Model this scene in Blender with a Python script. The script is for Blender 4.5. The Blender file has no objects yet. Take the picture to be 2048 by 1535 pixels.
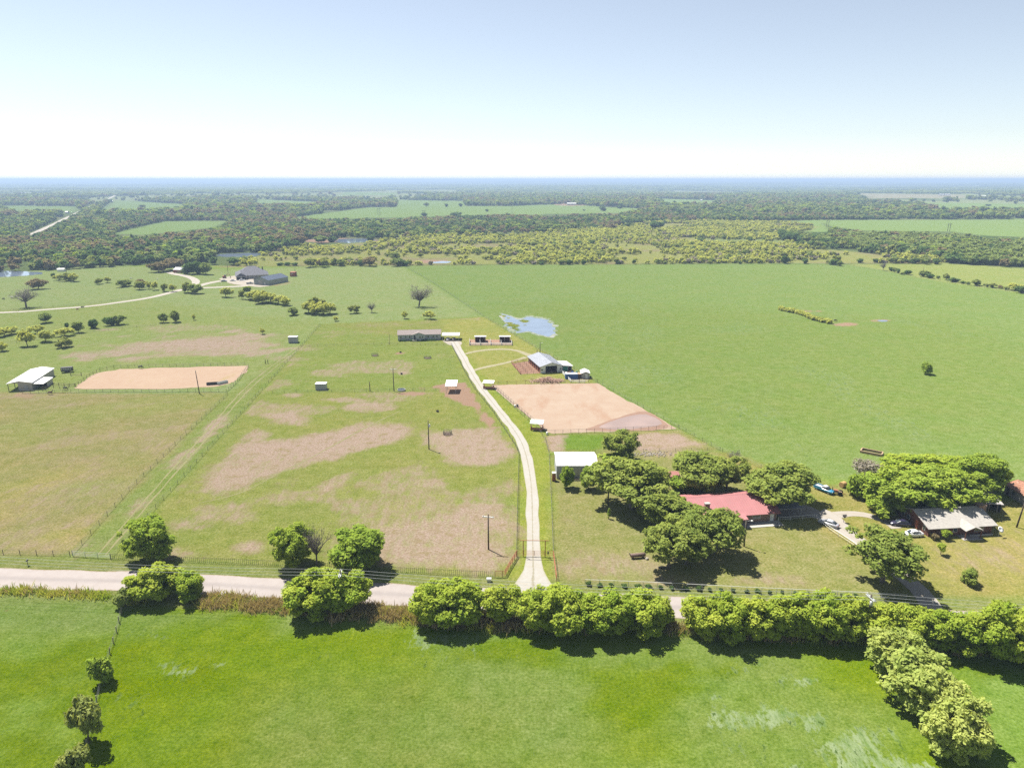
import bpy, bmesh, math, random
import numpy as np
from mathutils import Vector, Matrix
from mathutils.geometry import tessellate_polygon

# ------------------------------------------------------------------ camera, sky, sun, exposure
SC = bpy.context.scene
COL = SC.collection
FOC, PCX, PCY, CAMH = 1421.0, 1024.0, 767.5, 80.0      # focal length in photo pixels, centre, drone height (m)
PITCH = math.atan((PCY - 359.5) / FOC)
cam_d = bpy.data.cameras.new('camera')
cam = bpy.data.objects.new('camera', cam_d); COL.objects.link(cam)
cam.location = (0, 0, CAMH); cam.rotation_euler = (math.pi / 2 - PITCH, 0, 0)
cam_d.sensor_fit = 'HORIZONTAL'; cam_d.sensor_width = 36.0; cam_d.lens = FOC / 2048 * 36.0
cam_d.clip_start = 0.5; cam_d.clip_end = 120000
SC.camera = cam

SUN_EL = math.radians(61); SUN_AZ = math.radians(-46)   # azimuth from +Y, negative = to the left (west)
world = bpy.data.worlds.new('World'); SC.world = world; world.use_nodes = True
wn = world.node_tree; wn.nodes.clear()
sky = wn.nodes.new('ShaderNodeTexSky'); sky.sky_type = 'NISHITA'; sky.sun_disc = False
sky.sun_elevation = SUN_EL; sky.sun_rotation = SUN_AZ
sky.altitude = 250; sky.air_density = 0.9; sky.dust_density = 0.0; sky.ozone_density = 1.0
bg = wn.nodes.new('ShaderNodeBackground'); bg.inputs[1].default_value = 0.054
wo = wn.nodes.new('ShaderNodeOutputWorld')
hs = wn.nodes.new('ShaderNodeHueSaturation'); hs.inputs['Saturation'].default_value = .62      # thin milky spring sky
wn.links.new(sky.outputs[0], hs.inputs['Color']); wn.links.new(hs.outputs[0], bg.inputs[0]); wn.links.new(bg.outputs[0], wo.inputs[0])
sun_d = bpy.data.lights.new('sun', 'SUN'); sun_d.energy = 5.0; sun_d.angle = math.radians(0.53)
sun_d.color = (1.0, 0.955, 0.87)
sun = bpy.data.objects.new('sun', sun_d); COL.objects.link(sun)
SUNV = Vector((math.sin(SUN_AZ) * math.cos(SUN_EL), math.cos(SUN_AZ) * math.cos(SUN_EL), math.sin(SUN_EL)))
sun.rotation_euler = SUNV.to_track_quat('Z', 'Y').to_euler(); sun.location = (-60, 60, 200)
VS = SC.view_settings
SC.display_settings.display_device = 'sRGB'
VS.view_transform = 'Standard'; VS.look = 'None'; VS.exposure = 1.4; VS.gamma = 1.0; VS.use_curve_mapping = False
SC.render.engine = 'CYCLES'
CY = SC.cycles
CY.max_bounces = 6; CY.diffuse_bounces = 3; CY.glossy_bounces = 2; CY.transmission_bounces = 4
CY.transparent_max_bounces = 8; CY.volume_bounces = 0
CY.use_denoising = False
CY.sample_clamp_indirect = 4.0

GAIN = 3.9                                              # what exposure and light make of a white surface

# ------------------------------------------------------------------ helpers
RND = random.Random(7)
NP = np.random.default_rng(11)
CA, SA = math.cos(PITCH), math.sin(PITCH)

def lin(c):
    c = c / 255.0
    return c / 12.92 if c <= 0.04045 else ((c + 0.055) / 1.055) ** 2.4

def S(r, g, b, gain=None):
    """real-world albedo of a flat sunlit surface that the picture shows as sRGB r,g,b"""
    k = gain or GAIN
    return (lin(r) / k, lin(g) / k, lin(b) / k)

# rolling country far away; level where the ranch stands
def hgt(x, y):
    x = np.asarray(x, float); y = np.asarray(y, float)
    r = np.hypot(x, y)
    t = np.clip((r - 1500) / 4500, 0, 1); t = t * t * (3 - 2 * t)
    t2 = np.clip((r - 9000) / 14000, 0, 1)
    n = (np.sin(x / 1130 + 1.3) * np.cos(y / 1480 + .4) + .6 * np.sin(x / 620 - y / 900 + 2.1) + .5 * np.cos(x / 2300 + y / 700))
    return t * (n * 7.0) + t2 * (26 + 9 * np.sin(x / 2900 + .8) + 6 * np.sin(x / 1300 + 2))

def G(px, py, z=0.0):
    """ground point seen at a photo pixel"""
    cx = (px - PCX) / FOC; cy = (PCY - py) / FOC
    d = (cx, CA + cy * SA, -SA + cy * CA)
    zz = z
    for _ in range(6):
        t = (zz - CAMH) / min(d[2], -1e-4)
        X, Y = d[0] * t, d[1] * t
        nz = z + float(hgt(X, Y))
        if abs(nz - zz) < .01: break
        zz = nz
    return Vector((X, Y, zz))

def ppm(p):
    """photo pixels per metre at a world point"""
    return FOC / (p.y * CA + (CAMH - p.z) * SA)

def zat(p, py):
    """height above the point p that shows at photo row py"""
    cy = (PCY - py) / FOC
    t = p.y / (CA + cy * SA)
    return CAMH + t * (-SA + cy * CA)

def prop(o, label=None, cat=None, group=None, kind=None):
    if label: o['label'] = label
    if cat: o['category'] = cat
    if group: o['group'] = group
    if kind: o['kind'] = kind
    return o

def empty(name, loc, rz=0.0, label=None, cat=None, group=None):
    o = bpy.data.objects.new(name, None); COL.objects.link(o)
    o.empty_display_size = .3
    o.location = loc; o.rotation_euler = (0, 0, rz)
    return prop(o, label, cat, group)

class MB:
    """mesh builder"""
    def __init__(s): s.v = []; s.f = []
    def add(s, vs, fs):
        o = len(s.v); s.v += [tuple(v) for v in vs]; s.f += [tuple(o + i for i in f) for f in fs]; return s
    def box(s, x0, x1, y0, y1, z0, z1):
        return s.add([(x0,y0,z0),(x1,y0,z0),(x1,y1,z0),(x0,y1,z0),(x0,y0,z1),(x1,y0,z1),(x1,y1,z1),(x0,y1,z1)],
                     [(0,3,2,1),(4,5,6,7),(0,1,5,4),(1,2,6,5),(2,3,7,6),(3,0,4,7)])
    def prism(s, poly, y0, y1):
        """(x,z) outline pushed along y"""
        n = len(poly)
        vs = [(x, y0, z) for x, z in poly] + [(x, y1, z) for x, z in poly]
        fs = [tuple(range(n)), tuple(range(2 * n - 1, n - 1, -1))]
        fs += [(i, i + n, (i + 1) % n + n, (i + 1) % n) for i in range(n)]
        return s.add(vs, fs)
    def tube(s, pts, rad, n=6, cap=True):
        pts = [Vector(p) for p in pts]
        if not hasattr(rad, '__len__'): rad = [rad] * len(pts)
        rings = []
        for i, p in enumerate(pts):
            t = (pts[min(i + 1, len(pts) - 1)] - pts[max(i - 1, 0)])
            if t.length < 1e-6: t = Vector((0, 0, 1))
            t.normalize()
            a = t.cross(Vector((0, 0, 1)))
            if a.length < 1e-3: a = Vector((1, 0, 0))
            a.normalize(); b = t.cross(a)
            rings.append([p + (a * math.cos(k * 2 * math.pi / n) + b * math.sin(k * 2 * math.pi / n)) * rad[i] for k in range(n)])
        vs = [v for r in rings for v in r]; fs = []
        for i in range(len(pts) - 1):
            for k in range(n):
                fs.append((i*n+k, i*n+(k+1)%n, (i+1)*n+(k+1)%n, (i+1)*n+k))
        if cap: fs += [tuple(range(n - 1, -1, -1)), tuple(range((len(pts)-1)*n, len(pts)*n))]
        return s.add(vs, fs)
    def lathe(s, prof, n=16, c=(0,0,0)):
        vs = []; fs = []
        for r, z in prof:
            for k in range(n):
                a = 2 * math.pi * k / n
                vs.append((c[0] + r * math.cos(a), c[1] + r * math.sin(a), c[2] + z))
        m = len(prof)
        for i in range(m - 1):
            for k in range(n):
                fs.append((i*n+k, i*n+(k+1)%n, (i+1)*n+(k+1)%n, (i+1)*n+k))
        if prof[0][0] > 1e-4: fs.append(tuple(range(n - 1, -1, -1)))
        if prof[-1][0] > 1e-4: fs.append(tuple(range((m-1)*n, m*n)))
        return s.add(vs, fs)
    def mesh(s, name, mat=None, smooth=False):
        me = bpy.data.meshes.new(name); me.from_pydata(s.v, [], s.f); me.update()
        if mat: me.materials.append(mat)
        if smooth: me.shade_smooth()
        return me
    def build(s, name, mat=None, parent=None, smooth=False, loc=None):
        return put(name, s.mesh(name, mat, smooth), parent, loc)

def put(name, me, parent=None, loc=None, rz=None, scale=None):
    o = bpy.data.objects.new(name, me); COL.objects.link(o)
    if parent: o.parent = parent
    if loc is not None: o.location = loc
    if rz is not None: o.rotation_euler = (0, 0, rz)
    if scale is not None: o.scale = scale if hasattr(scale, '__len__') else (scale,) * 3
    return o

# ---- value noise for the ground
def vnoise(x, y, seed=0):
    xi = np.floor(x).astype(np.int64); yi = np.floor(y).astype(np.int64)
    fx = x - xi; fy = y - yi
    fx = fx * fx * (3 - 2 * fx); fy = fy * fy * (3 - 2 * fy)
    def h(a, b):
        n = (a * 374761393 + b * 668265263 + seed * 974634777) & 0x7fffffff
        n = ((n ^ (n >> 13)) * 1274126177) & 0x7fffffff
        return ((n ^ (n >> 16)) & 0xffff) / 65535.0
    return (h(xi, yi) * (1 - fx) + h(xi + 1, yi) * fx) * (1 - fy) + (h(xi, yi + 1) * (1 - fx) + h(xi + 1, yi + 1) * fx) * fy

def fbm(x, y, sc, seed=0, oct=4):
    x = np.asarray(x, float); y = np.asarray(y, float)
    a = 0; w = .5; t = 0; f = 1.0 / sc
    for o in range(oct):
        a = a + w * vnoise(x * f + 91.7 * o, y * f - 37.3 * o, seed + o); t += w; w *= .5; f *= 2.03
    return a / t

def sdist(X, Y, poly):
    """signed distance to a polygon, positive inside"""
    P = np.array([(p[0], p[1]) for p in poly], float); n = len(P)
    d = np.full(X.shape, 1e18); ins = np.zeros(X.shape, bool)
    for i in range(n):
        ax, ay = P[i]; bx, by = P[(i + 1) % n]
        ex, ey = bx - ax, by - ay
        wx, wy = X - ax, Y - ay
        t = np.clip((wx * ex + wy * ey) / max(ex * ex + ey * ey, 1e-9), 0, 1)
        d = np.minimum(d, (wx - ex * t) ** 2 + (wy - ey * t) ** 2)
        c = (ay > Y) != (by > Y)
        with np.errstate(divide='ignore', invalid='ignore'):
            xi = (bx - ax) * (Y - ay) / (by - ay if by != ay else 1e-12) + ax
        ins ^= c & (X < xi)
    d = np.sqrt(d)
    return np.where(ins, d, -d)

def W(pts):
    return [G(a, b) for a, b in pts]

def sstep(a, b, x):
    t = np.clip((x - a) / (b - a), 0, 1); return t * t * (3 - 2 * t)

def catmull(pts, step=3.0):
    P = [Vector(p) for p in pts]; out = []
    for i in range(len(P) - 1):
        p0, p1, p2, p3 = P[max(i-1,0)], P[i], P[i+1], P[min(i+2, len(P)-1)]
        m = max(2, int((p2 - p1).length / step))
        for k in range(m):
            t = k / m
            out.append(.5 * ((2*p1) + (p2-p0)*t + (2*p0-5*p1+4*p2-p3)*t*t + (3*p1-p0-3*p2+p3)*t**3))
    out.append(P[-1]); return out

# ------------------------------------------------------------------ materials
MATS = {}
def nodemat(name):
    m = bpy.data.materials.new(name); m.use_nodes = True
    nt = m.node_tree; nt.nodes.clear()
    out = nt.nodes.new('ShaderNodeOutputMaterial')
    MATS[name] = m
    return m, nt, out

def mathn(nt, op, a=None, b=None, c=None):
    n = nt.nodes.new('ShaderNodeMath'); n.operation = op
    for i, v in enumerate((a, b, c)):
        if v is None: continue
        if isinstance(v, (int, float)): n.inputs[i].default_value = v
        else: nt.links.new(v, n.inputs[i])
    return n.outputs[0]

def mixc(nt, fac, a, b, mode='MIX'):
    n = nt.nodes.new('ShaderNodeMix'); n.data_type = 'RGBA'; n.blend_type = mode
    for idx, v in ((0, fac), (6, a), (7, b)):
        if isinstance(v, (int, float)): n.inputs[idx].default_value = v
        elif isinstance(v, tuple): n.inputs[idx].default_value = (*v[:3], 1)
        else: nt.links.new(v, n.inputs[idx])
    return n.outputs[2]

def noise(nt, vec, scale, detail=3, rough=.55, mapping=None):
    if mapping:
        mp = nt.nodes.new('ShaderNodeMapping'); mp.inputs['Scale'].default_value = mapping[0]; mp.inputs['Rotation'].default_value = (0, 0, mapping[1])
        nt.links.new(vec, mp.inputs[0]); vec = mp.outputs[0]
    n = nt.nodes.new('ShaderNodeTexNoise'); n.inputs['Scale'].default_value = scale
    n.inputs['Detail'].default_value = detail; n.inputs['Roughness'].default_value = rough
    nt.links.new(vec, n.inputs['Vector']); return n.outputs[0]

def ramp(nt, fac, lo, hi, a=0.0, b=1.0):
    n = nt.nodes.new('ShaderNodeMapRange'); n.interpolation_type = 'SMOOTHSTEP'
    n.inputs[1].default_value = lo; n.inputs[2].default_value = hi; n.inputs[3].default_value = a; n.inputs[4].default_value = b
    nt.links.new(fac, n.inputs[0]); return n.outputs[0]

def plain(name, rgb, rough=.6, var=.12, scale=1.5, metal=0.0, spec=.3, bump=0.0, dirt=None):
    if name in MATS: return MATS[name]
    m, nt, out = nodemat(name)
    b = nt.nodes.new('ShaderNodeBsdfPrincipled')
    b.inputs['Roughness'].default_value = rough; b.inputs['Metallic'].default_value = metal
    b.inputs['Specular IOR Level'].default_value = spec
    tc = nt.nodes.new('ShaderNodeTexCoord'); obj = tc.outputs['Object']
    n1 = noise(nt, obj, scale, 4)
    v = ramp(nt, n1, .25, .75, 1 - var, 1 + var)
    cc = nt.nodes.new('ShaderNodeMix'); cc.data_type = 'RGBA'; cc.blend_type = 'MULTIPLY'; cc.inputs[0].default_value = 1
    cc.inputs[6].default_value = (*rgb, 1)
    cmb = nt.nodes.new('ShaderNodeCombineColor')
    for i in range(3): nt.links.new(v, cmb.inputs[i])
    nt.links.new(cmb.outputs[0], cc.inputs[7]); c = cc.outputs[2]
    if dirt:
        n2 = noise(nt, obj, dirt[1], 5, .65)
        c = mixc(nt, ramp(nt, n2, dirt[2], dirt[2] + .18), c, dirt[0])
    nt.links.new(c, b.inputs['Base Color'])
    if bump:
        bp = nt.nodes.new('ShaderNodeBump'); bp.inputs['Strength'].default_value = bump; bp.inputs['Distance'].default_value = .05
        nt.links.new(noise(nt, obj, scale * 8, 3), bp.inputs['Height']); nt.links.new(bp.outputs[0], b.inputs['Normal'])
    nt.links.new(b.outputs[0], out.inputs[0])
    return m

def leafmat(name, rgb, rgb2, trans=.35):
    """foliage: leaf-to-leaf and tree-to-tree variation in colour"""
    m, nt, out = nodemat(name)
    at = nt.nodes.new('ShaderNodeAttribute'); at.attribute_name = 'tint'
    oi = nt.nodes.new('ShaderNodeObjectInfo')
    f = mathn(nt, 'ADD', mathn(nt, 'MULTIPLY', at.outputs['Fac'], .65), mathn(nt, 'MULTIPLY', oi.outputs['Random'], .35))
    c = mixc(nt, f, rgb, rgb2)
    d = nt.nodes.new('ShaderNodeBsdfDiffuse'); t = nt.nodes.new('ShaderNodeBsdfTranslucent')
    nt.links.new(c, d.inputs[0])
    c2 = mixc(nt, 1.0, c, (1.1, 1.05, .55), 'MULTIPLY'); nt.links.new(c2, t.inputs[0])
    mx = nt.nodes.new('ShaderNodeMixShader'); mx.inputs[0].default_value = trans
    nt.links.new(d.outputs[0], mx.inputs[1]); nt.links.new(t.outputs[0], mx.inputs[2])
    nt.links.new(mx.outputs[0], out.inputs[0])
    return m

M = {}
M['bark'] = plain('bark', (.085, .068, .052), .9, .3, 3)
M['grey_bark'] = plain('grey_bark', (.15, .13, .115), .9, .3, 3)
M['white_metal'] = plain('white_metal', (.62, .62, .61), .45, .05, .6)
M['white_paint'] = plain('white_paint', (.55, .55, .53), .55, .08, .8)
M['pale_wall'] = plain('pale_wall', (.30, .285, .265), .6, .07, .7)
M['grey_wall'] = plain('grey_wall', (.30, .31, .33), .5, .07, .7)
M['grey_metal'] = plain('grey_metal', (.25, .26, .29), .4, .08, .5)
M['rust'] = plain('rust', (.22, .085, .05), .8, .25, 4)
M['pipe_red'] = plain('pipe_red', (.26, .085, .05), .7, .2, 3)
M['dark_steel'] = plain('dark_steel', (.045, .042, .04), .6, .2, 3)
M['galv'] = plain('galv', (.36, .37, .38), .4, .1, 3, spec=.5)
M['wood_dark'] = plain('wood_dark', (.075, .05, .038), .85, .3, 2)
M['wood_pole'] = plain('wood_pole', (.075, .058, .046), .9, .25, 2)
M['wood_grey'] = plain('wood_grey', (.19, .165, .14), .9, .25, 2)
M['wood_tan'] = plain('wood_tan', (.30, .21, .13), .85, .2, 2)
M['dark'] = plain('dark', (.018, .018, .02), .9, .2, 1)
M['glass'] = plain('glass', (.035, .045, .055), .12, .1, 1, spec=.7)
M['concrete'] = plain('concrete', (.30, .285, .26), .85, .1, 1.2)
M['blue'] = plain('blue', (.03, .085, .24), .5, .15, 1)
M['green_paint'] = plain('green_paint', (.02, .16, .12), .5, .1, 1)
M['red_roof'] = plain('red_roof', (.30, .128, .130), .6, .06, .35, dirt=((.275, .135, .13), .5, .55))
M['pink_roof'] = plain('pink_roof', (.26, .11, .095), .6, .12, .6)
M['rust_roof'] = plain('rust_roof', (.24, .115, .07), .7, .2, .8, dirt=((.30, .22, .17), .9, .55))
M['shed_roof'] = plain('shed_roof', (.30, .28, .27), .55, .1, .5, dirt=((.21, .105, .065), .8, .52))
M['shingle'] = plain('shingle', (.275, .258, .236), .9, .12, 2.2, dirt=((.22, .208, .192), 1.4, .55))
M['shingle_tan'] = plain('shingle_tan', (.18, .15, .14), .9, .1, 2)
M['shingle_dark'] = plain('shingle_dark', (.085, .085, .10), .85, .1, 1.5)
M['blue_metal'] = plain('blue_metal', (.055, .07, .10), .45, .06, .5)
M['shop_wall'] = plain('shop_wall', (.21, .23, .22), .6, .06, .5)
M['wood_wall'] = plain('wood_wall', (.115, .05, .036), .85, .3, 2)
M['skirting'] = plain('skirting', (.22, .23, .24), .7, .1, 1)
M['wire'] = plain('wire', (.10, .10, .10), .5, .1, 1)
M['tpost'] = plain('tpost', (.065, .07, .055), .8, .2, 4)
M['rubber'] = plain('rubber', (.02, .02, .021), .8, .2, 6)
M['hay'] = plain('hay', (.33, .21, .085), .95, .25, 5, bump=.5)
M['rock'] = plain('rock', (.27, .24, .20), .9, .2, 3)
M['tan_cloth'] = plain('tan_cloth', (.26, .2, .16), .9, .15, 2)

def brickmat():
    m, nt, out = nodemat('brick')
    b = nt.nodes.new('ShaderNodeBsdfPrincipled'); b.inputs['Roughness'].default_value = .85
    tc = nt.nodes.new('ShaderNodeTexCoord')
    n1 = noise(nt, tc.outputs['Object'], 4.5, 2, .7); n2 = noise(nt, tc.outputs['Object'], .7, 3)
    c = mixc(nt, ramp(nt, n1, .35, .65), (.115, .06, .045), (.29, .20, .155))
    c = mixc(nt, ramp(nt, n2, .4, .7, 0, .4), c, (.2, .13, .1))
    nt.links.new(c, b.inputs['Base Color']); nt.links.new(b.outputs[0], out.inputs[0]); return m
M['brick'] = brickmat()

def carpaint(name, rgb):
    m = plain(name, rgb, .28, .03, 1, spec=.6)
    return m
# ------------------------------------------------------------------ the ground: one sheet to the horizon
def axis(segs, start):
    out = [start]
    for end, step in segs:
        n = max(1, int(round((end - out[-1]) / step)))
        out += list(np.linspace(out[-1], end, n + 1)[1:])
    return np.array(out)
pos = axis([(360, 2.5), (700, 6), (1600, 15), (6000, 80), (34000, 1000)], 0.0)
gx = np.concatenate([-pos[:0:-1], pos])
gy = axis([(40, 30), (300, 2.0), (620, 3.5), (1400, 10), (5000, 45), (16000, 250), (34000, 900)], -30.0)
GX, GY = np.meshgrid(gx, gy)
X = GX.ravel(); Y = GY.ravel(); R = np.hypot(X, Y)
NV = X.size

GAIN, GAIN0 = 3.0, GAIN                                # grass shades itself, sand and gravel do not
def far_noise(x, y):
    """where the open ground lies in the wooded country: 0 wood .. 1 open"""
    r = np.hypot(x, y)
    f = sstep(2600, 4200, r); n = fbm(x, y * .8, 300, 5, 4) * (1 - f) + (fbm(x, y * .55, 720, 6, 4) + .045) * f
    thr = .605 + .03 * sstep(2500, 6000, r)
    return sstep(thr, thr + .035, n) * sstep(1900, 3000, r)

FAR_FIELDS = [W(p) for p in (
    [(225,467),(332,442),(457,442),(425,455),(287,470)],
    [(198,421),(232,400),(382,409),(345,417)],
    [(582,436),(732,415),(792,414),(796,400),(927,402),(930,412),(1024,412),(1024,428),(824,434),(687,437)],
    [(1024,412),(1131,408),(1209,414),(1284,417),(1249,425),(1024,430)],
    [(1636,440),(2120,438),(2120,476),(1961,471),(1898,463),(1726,461),(1660,452)],
    [(1846,405),(2120,409),(2120,419),(1880,419)],
    [(1711,387),(1936,390),(1930,396),(1740,397)],
    [(1316,397),(1434,401),(1420,408),(1330,406)],
    [(512,398),(640,404),(600,410),(512,409)],
    [(0,411),(155,413),(150,424),(40,424)],
    [(1290,447),(1640,440),(1660,462),(1560,478),(1590,492),(1500,475),(1330,462)],
    [(690,384),(800,386),(780,391),(680,390)],
    [(350,452),(395,449),(390,456),(352,458)],
)]
SCRUB = W([(470,524),(560,498),(700,487),(830,476),(1024,468),(1190,458),(1290,446),(1540,442),(1640,454),(1570,474),(1600,494),(1900,521),(1890,527),(1536,527),(1024,529),(640,532),(470,533)])
WOOD_R = W([(1560,478),(1600,463),(1960,471),(2200,484),(2300,540),(2048,534),(1940,528),(1870,511),(1780,498),(1700,493),(1600,483)])
NEAR = W([(-900,560),(-300,556),(0,546),(150,540),(330,527),(470,533),(640,532),(800,531),(1560,527),(1690,528),(1900,527),(2048,537),(2300,545),(2900,600),(4500,1600),(-3000,1600)])

base = np.zeros((NV, 3)); mask = np.zeros((NV, 4))
n300 = fbm(X, Y, 260, 2); n40 = fbm(X, Y, 34, 3); n12 = fbm(X, Y, 11, 4); n90 = fbm(X, Y, 95, 9); n18 = fbm(X, Y * 1.3, 15, 23)
def blend(w, rgb):
    w = np.clip(w, 0, 1)[:, None]; base[:] = base * (1 - w) + np.array(rgb) * w
def region(px, rgb, feather=1.5, jit=2.0, amt=1.0, world_poly=None):
    P = world_poly or W(px)
    xs = [p[0] for p in P]; ys = [p[1] for p in P]
    sel = np.where((X > min(xs) - 20) & (X < max(xs) + 20) & (Y > min(ys) - 20) & (Y < max(ys) + 20))[0]
    if not sel.size: return sel, None
    d = sdist(X[sel], Y[sel], P) + (n12[sel] - .5) * jit * 2
    w = sstep(-feather, feather, d) * amt
    if rgb is not None:
        base[sel] = base[sel] * (1 - w[:, None]) + np.array(rgb) * w[:, None]
    return sel, w

# far country
blend(np.ones(NV), S(132, 150, 92))
blend(far_noise(X, Y) * .9, S(184, 197, 134))
blend(sstep(.55, .7, n300) * .3, S(190, 180, 140))
for P in FAR_FIELDS: region(None, S(168, 196, 112), 6, 4, 1, P)
region([(1711,387),(1936,390),(1930,396),(1740,397)], S(215, 195, 170), 6, 4, .7)
region(None, S(186, 190, 112), 8, 8, 1, SCRUB)
sel, w = region(None, None, 8, 8, 1, SCRUB)
t = sstep(.5, .66, n40[sel]) * w; base[sel] = base[sel] * (1 - t[:, None] * .6) + np.array(S(186, 168, 138)) * t[:, None] * .6
region([(1310,463),(1560,452),(1600,500),(1400,478)], S(164, 182, 112), 8, 8, .8)
region(None, S(105, 128, 70), 4, 4, 1, WOOD_R)
# near country
region(None, S(166, 190, 92), 3, 6, 1, NEAR)
LEFTMID = [(-900,558),(0,547),(200,531),(450,540),(640,533),(800,531),(972,632),(640,648),(470,830),(-900,830)]
region(LEFTMID, S(180, 197, 124), 2, 2)
region([(-300,640),(300,600),(640,648),(520,760),(-300,800)], S(176, 190, 104), 10, 12, .7)
RIGHTP = [(806,531),(1560,526),(1690,528),(1760,540),(1870,563),(2048,588),(2400,640),(2700,1000),(1990,985),(1600,950),(1440,900),(1195,766),(968,634)]
region(RIGHTP, S(162, 187, 104), 1.5, 2)
region([(1000,600),(1900,640),(2300,760),(1990,880),(1440,880),(1190,760)], S(158, 180, 92), 30, 20, .7)
region([(1690,528),(1900,527),(2048,537),(2400,560),(2700,640),(2048,586),(1870,561),(1760,539)], S(184, 197, 112), 2, 3)
MAIN = [(222,1116),(640,648),(968,634),(905,690),(1038,908),(1033,1112),(1008,1153),(990,1153)]
region(MAIN, S(176, 184, 98), 1, 2)
region([(640,648),(905,690),(925,735),(950,780),(895,783),(545,786)], S(170, 186, 96), 2, 3, .9)
region([(880,640),(968,634),(1195,766),(985,772),(925,720),(903,690)], S(194, 196, 106), 1, 1)
region([(-900,786),(455,786),(462,800),(145,1108),(-900,1108)], S(188, 182, 118), 1, 2)
region([(455,786),(600,690),(640,648),(222,1116),(145,1108)], S(168, 184, 100), 1, 2)
region([(1034,1112),(1039,905),(985,822),(925,735),(903,690),(920,690),(985,775),(1090,862),(1100,905),(1108,1112),(1113,1165),(1010,1160)], S(182, 194, 84), 1, 1)
region([(1113,1168),(1100,908),(1190,905),(1440,902),(1600,960),(1760,975),(1700,1080),(1850,1190),(1735,1190)], S(182, 182, 112), 1, 2)
region([(1440,902),(1600,955),(1730,985),(2048,1000),(2600,1020),(2600,1230),(1850,1192),(1690,1080),(1560,1010)], S(190, 184, 104), 2, 3)
region([(1090,868),(1360,858),(1440,900),(1110,905)], S(186, 182, 112), 1, 2)
region([(1130,870),(1230,868),(1200,900),(1125,900)], S(140, 178, 62), 2, 4, .9)
# verges and foreground field
region([(-900,1105),(222,1116),(1000,1154),(1113,1163),(1735,1186),(2600,1215),(2600,1320),(1500,1282),(1000,1258),(500,1225),(-900,1160)], S(168, 178, 100), .8, 1.2)
FORE = [(-900,1172),(245,1206),(500,1222),(840,1245),(1100,1258),(1400,1268),(1760,1285),(2100,1320),(2600,1350),(2600,2600),(-1500,2600)]
region(FORE, S(142, 170, 30), 1.2, 2.2)
region([(-900,1170),(238,1210),(205,1340),(150,1560),(60,2200),(-1500,2600)], S(156, 184, 78), 1.5, 2, .9)
region([(-900,1172),(240,1200),(230,1262),(-900,1240)], S(156, 178, 98), 1.5, 3, .8)
region([(1750,1290),(2300,1320),(2600,1800),(2060,1760),(1900,1480)], S(150, 184, 84), 2, 3, .9)
fsel = np.where(sdist(X, Y, W(FORE)) > 2)[0]
t = sstep(.42, .62, n40[fsel])[:, None]; base[fsel] = base[fsel] * (1 - t * .8) + np.array(S(150, 176, 88)) * t * .8
t = sstep(.52, .66, fbm(X[fsel], Y[fsel] * 2, 18, 21))[:, None]; base[fsel] = base[fsel] * (1 - t * .8) + np.array(S(132, 160, 0)) * t * .8
region([(480,1400),(800,1340),(1100,1420),(1200,1700),(500,1700)], S(158, 176, 98), 12, 6, .6)
region([(540,1222),(760,1238),(840,1250),(560,1262)], S(160, 186, 96), 3, 3, .8)

# dry, bare and lodged patches
def patch(k, px, feather=3.0, jit=3.0, amt=1.0):
    sel, w = region(px, None, feather, jit, amt)
    if w is not None:
        if k == 0: w = w * np.clip(.25 + 1.6 * (.55 * n18[sel] + .45 * n40[sel]), 0, 1)
        mask[sel, k] = np.maximum(mask[sel, k], w)
def blob(k, cx, cy, rx, ry, amt=1.0, feather=2.5, jit=3.5):
    patch(k, [(cx + rx * math.cos(a * .5236), cy + ry * math.sin(a * .5236)) for a in range(12)], feather, jit, amt)
# main pasture
patch(0, [(370,990),(420,930),(480,882),(560,884),(660,862),(720,836),(812,848),(798,880),(705,905),(600,935),(510,965),(440,990)], 4, 5)
patch(0, [(480,870),(520,855),(530,880),(480,890)], 3, 4, .9)
patch(0, [(640,950),(720,938),(700,975),(635,988)], 3, 5, .9)
patch(0, [(840,868),(1000,852),(1032,905),(990,935),(880,925)], 5, 6, .85)
patch(0, [(640,1060),(770,1040),(900,1020),(1031,960),(1030,1108),(985,1150),(780,1130),(660,1090)], 6, 7, .8)
patch(0, [(528,828),(615,812),(612,852),(545,850)], 3, 5, .85)
blob(0, 740, 815, 60, 14, .8); blob(0, 690, 800, 60, 8, .7); blob(0, 590, 790, 20, 5, .8)
blob(0, 500, 1095, 45, 20, .9); blob(0, 375, 1050, 40, 14, .7); blob(0, 470, 1035, 40, 14, .6); blob(0, 690, 1008, 40, 16, .7)
blob(0, 860, 968, 30, 10, .7); blob(0, 760, 985, 40, 14, .5)
blob(0, 650, 745, 40, 8, .6); blob(0, 805, 745, 12, 5, .8)
patch(0, [(300,1090),(420,1100),(500,1125),(330,1118)], 3, 5, .7)
# lane along the fence and west pasture
patch(0, [(215,1065),(330,950),(345,960),(245,1060)], 2, 5, .8); patch(0, [(330,935),(440,830),(470,820),(360,935)], 2, 5, .8)
patch(0, [(470,790),(520,740),(540,742),(490,795)], 2, 4, .5)
blob(0, 310, 890, 60, 30, .45, 8, 8); blob(0, 190, 960, 110, 50, .4, 10, 10); blob(0, 60, 1010, 90, 40, .4, 10, 10); blob(0, 100, 1090, 150, 18, .5, 8, 6)
blob(0, 250, 870, 60, 16, .4, 8, 8)
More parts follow.
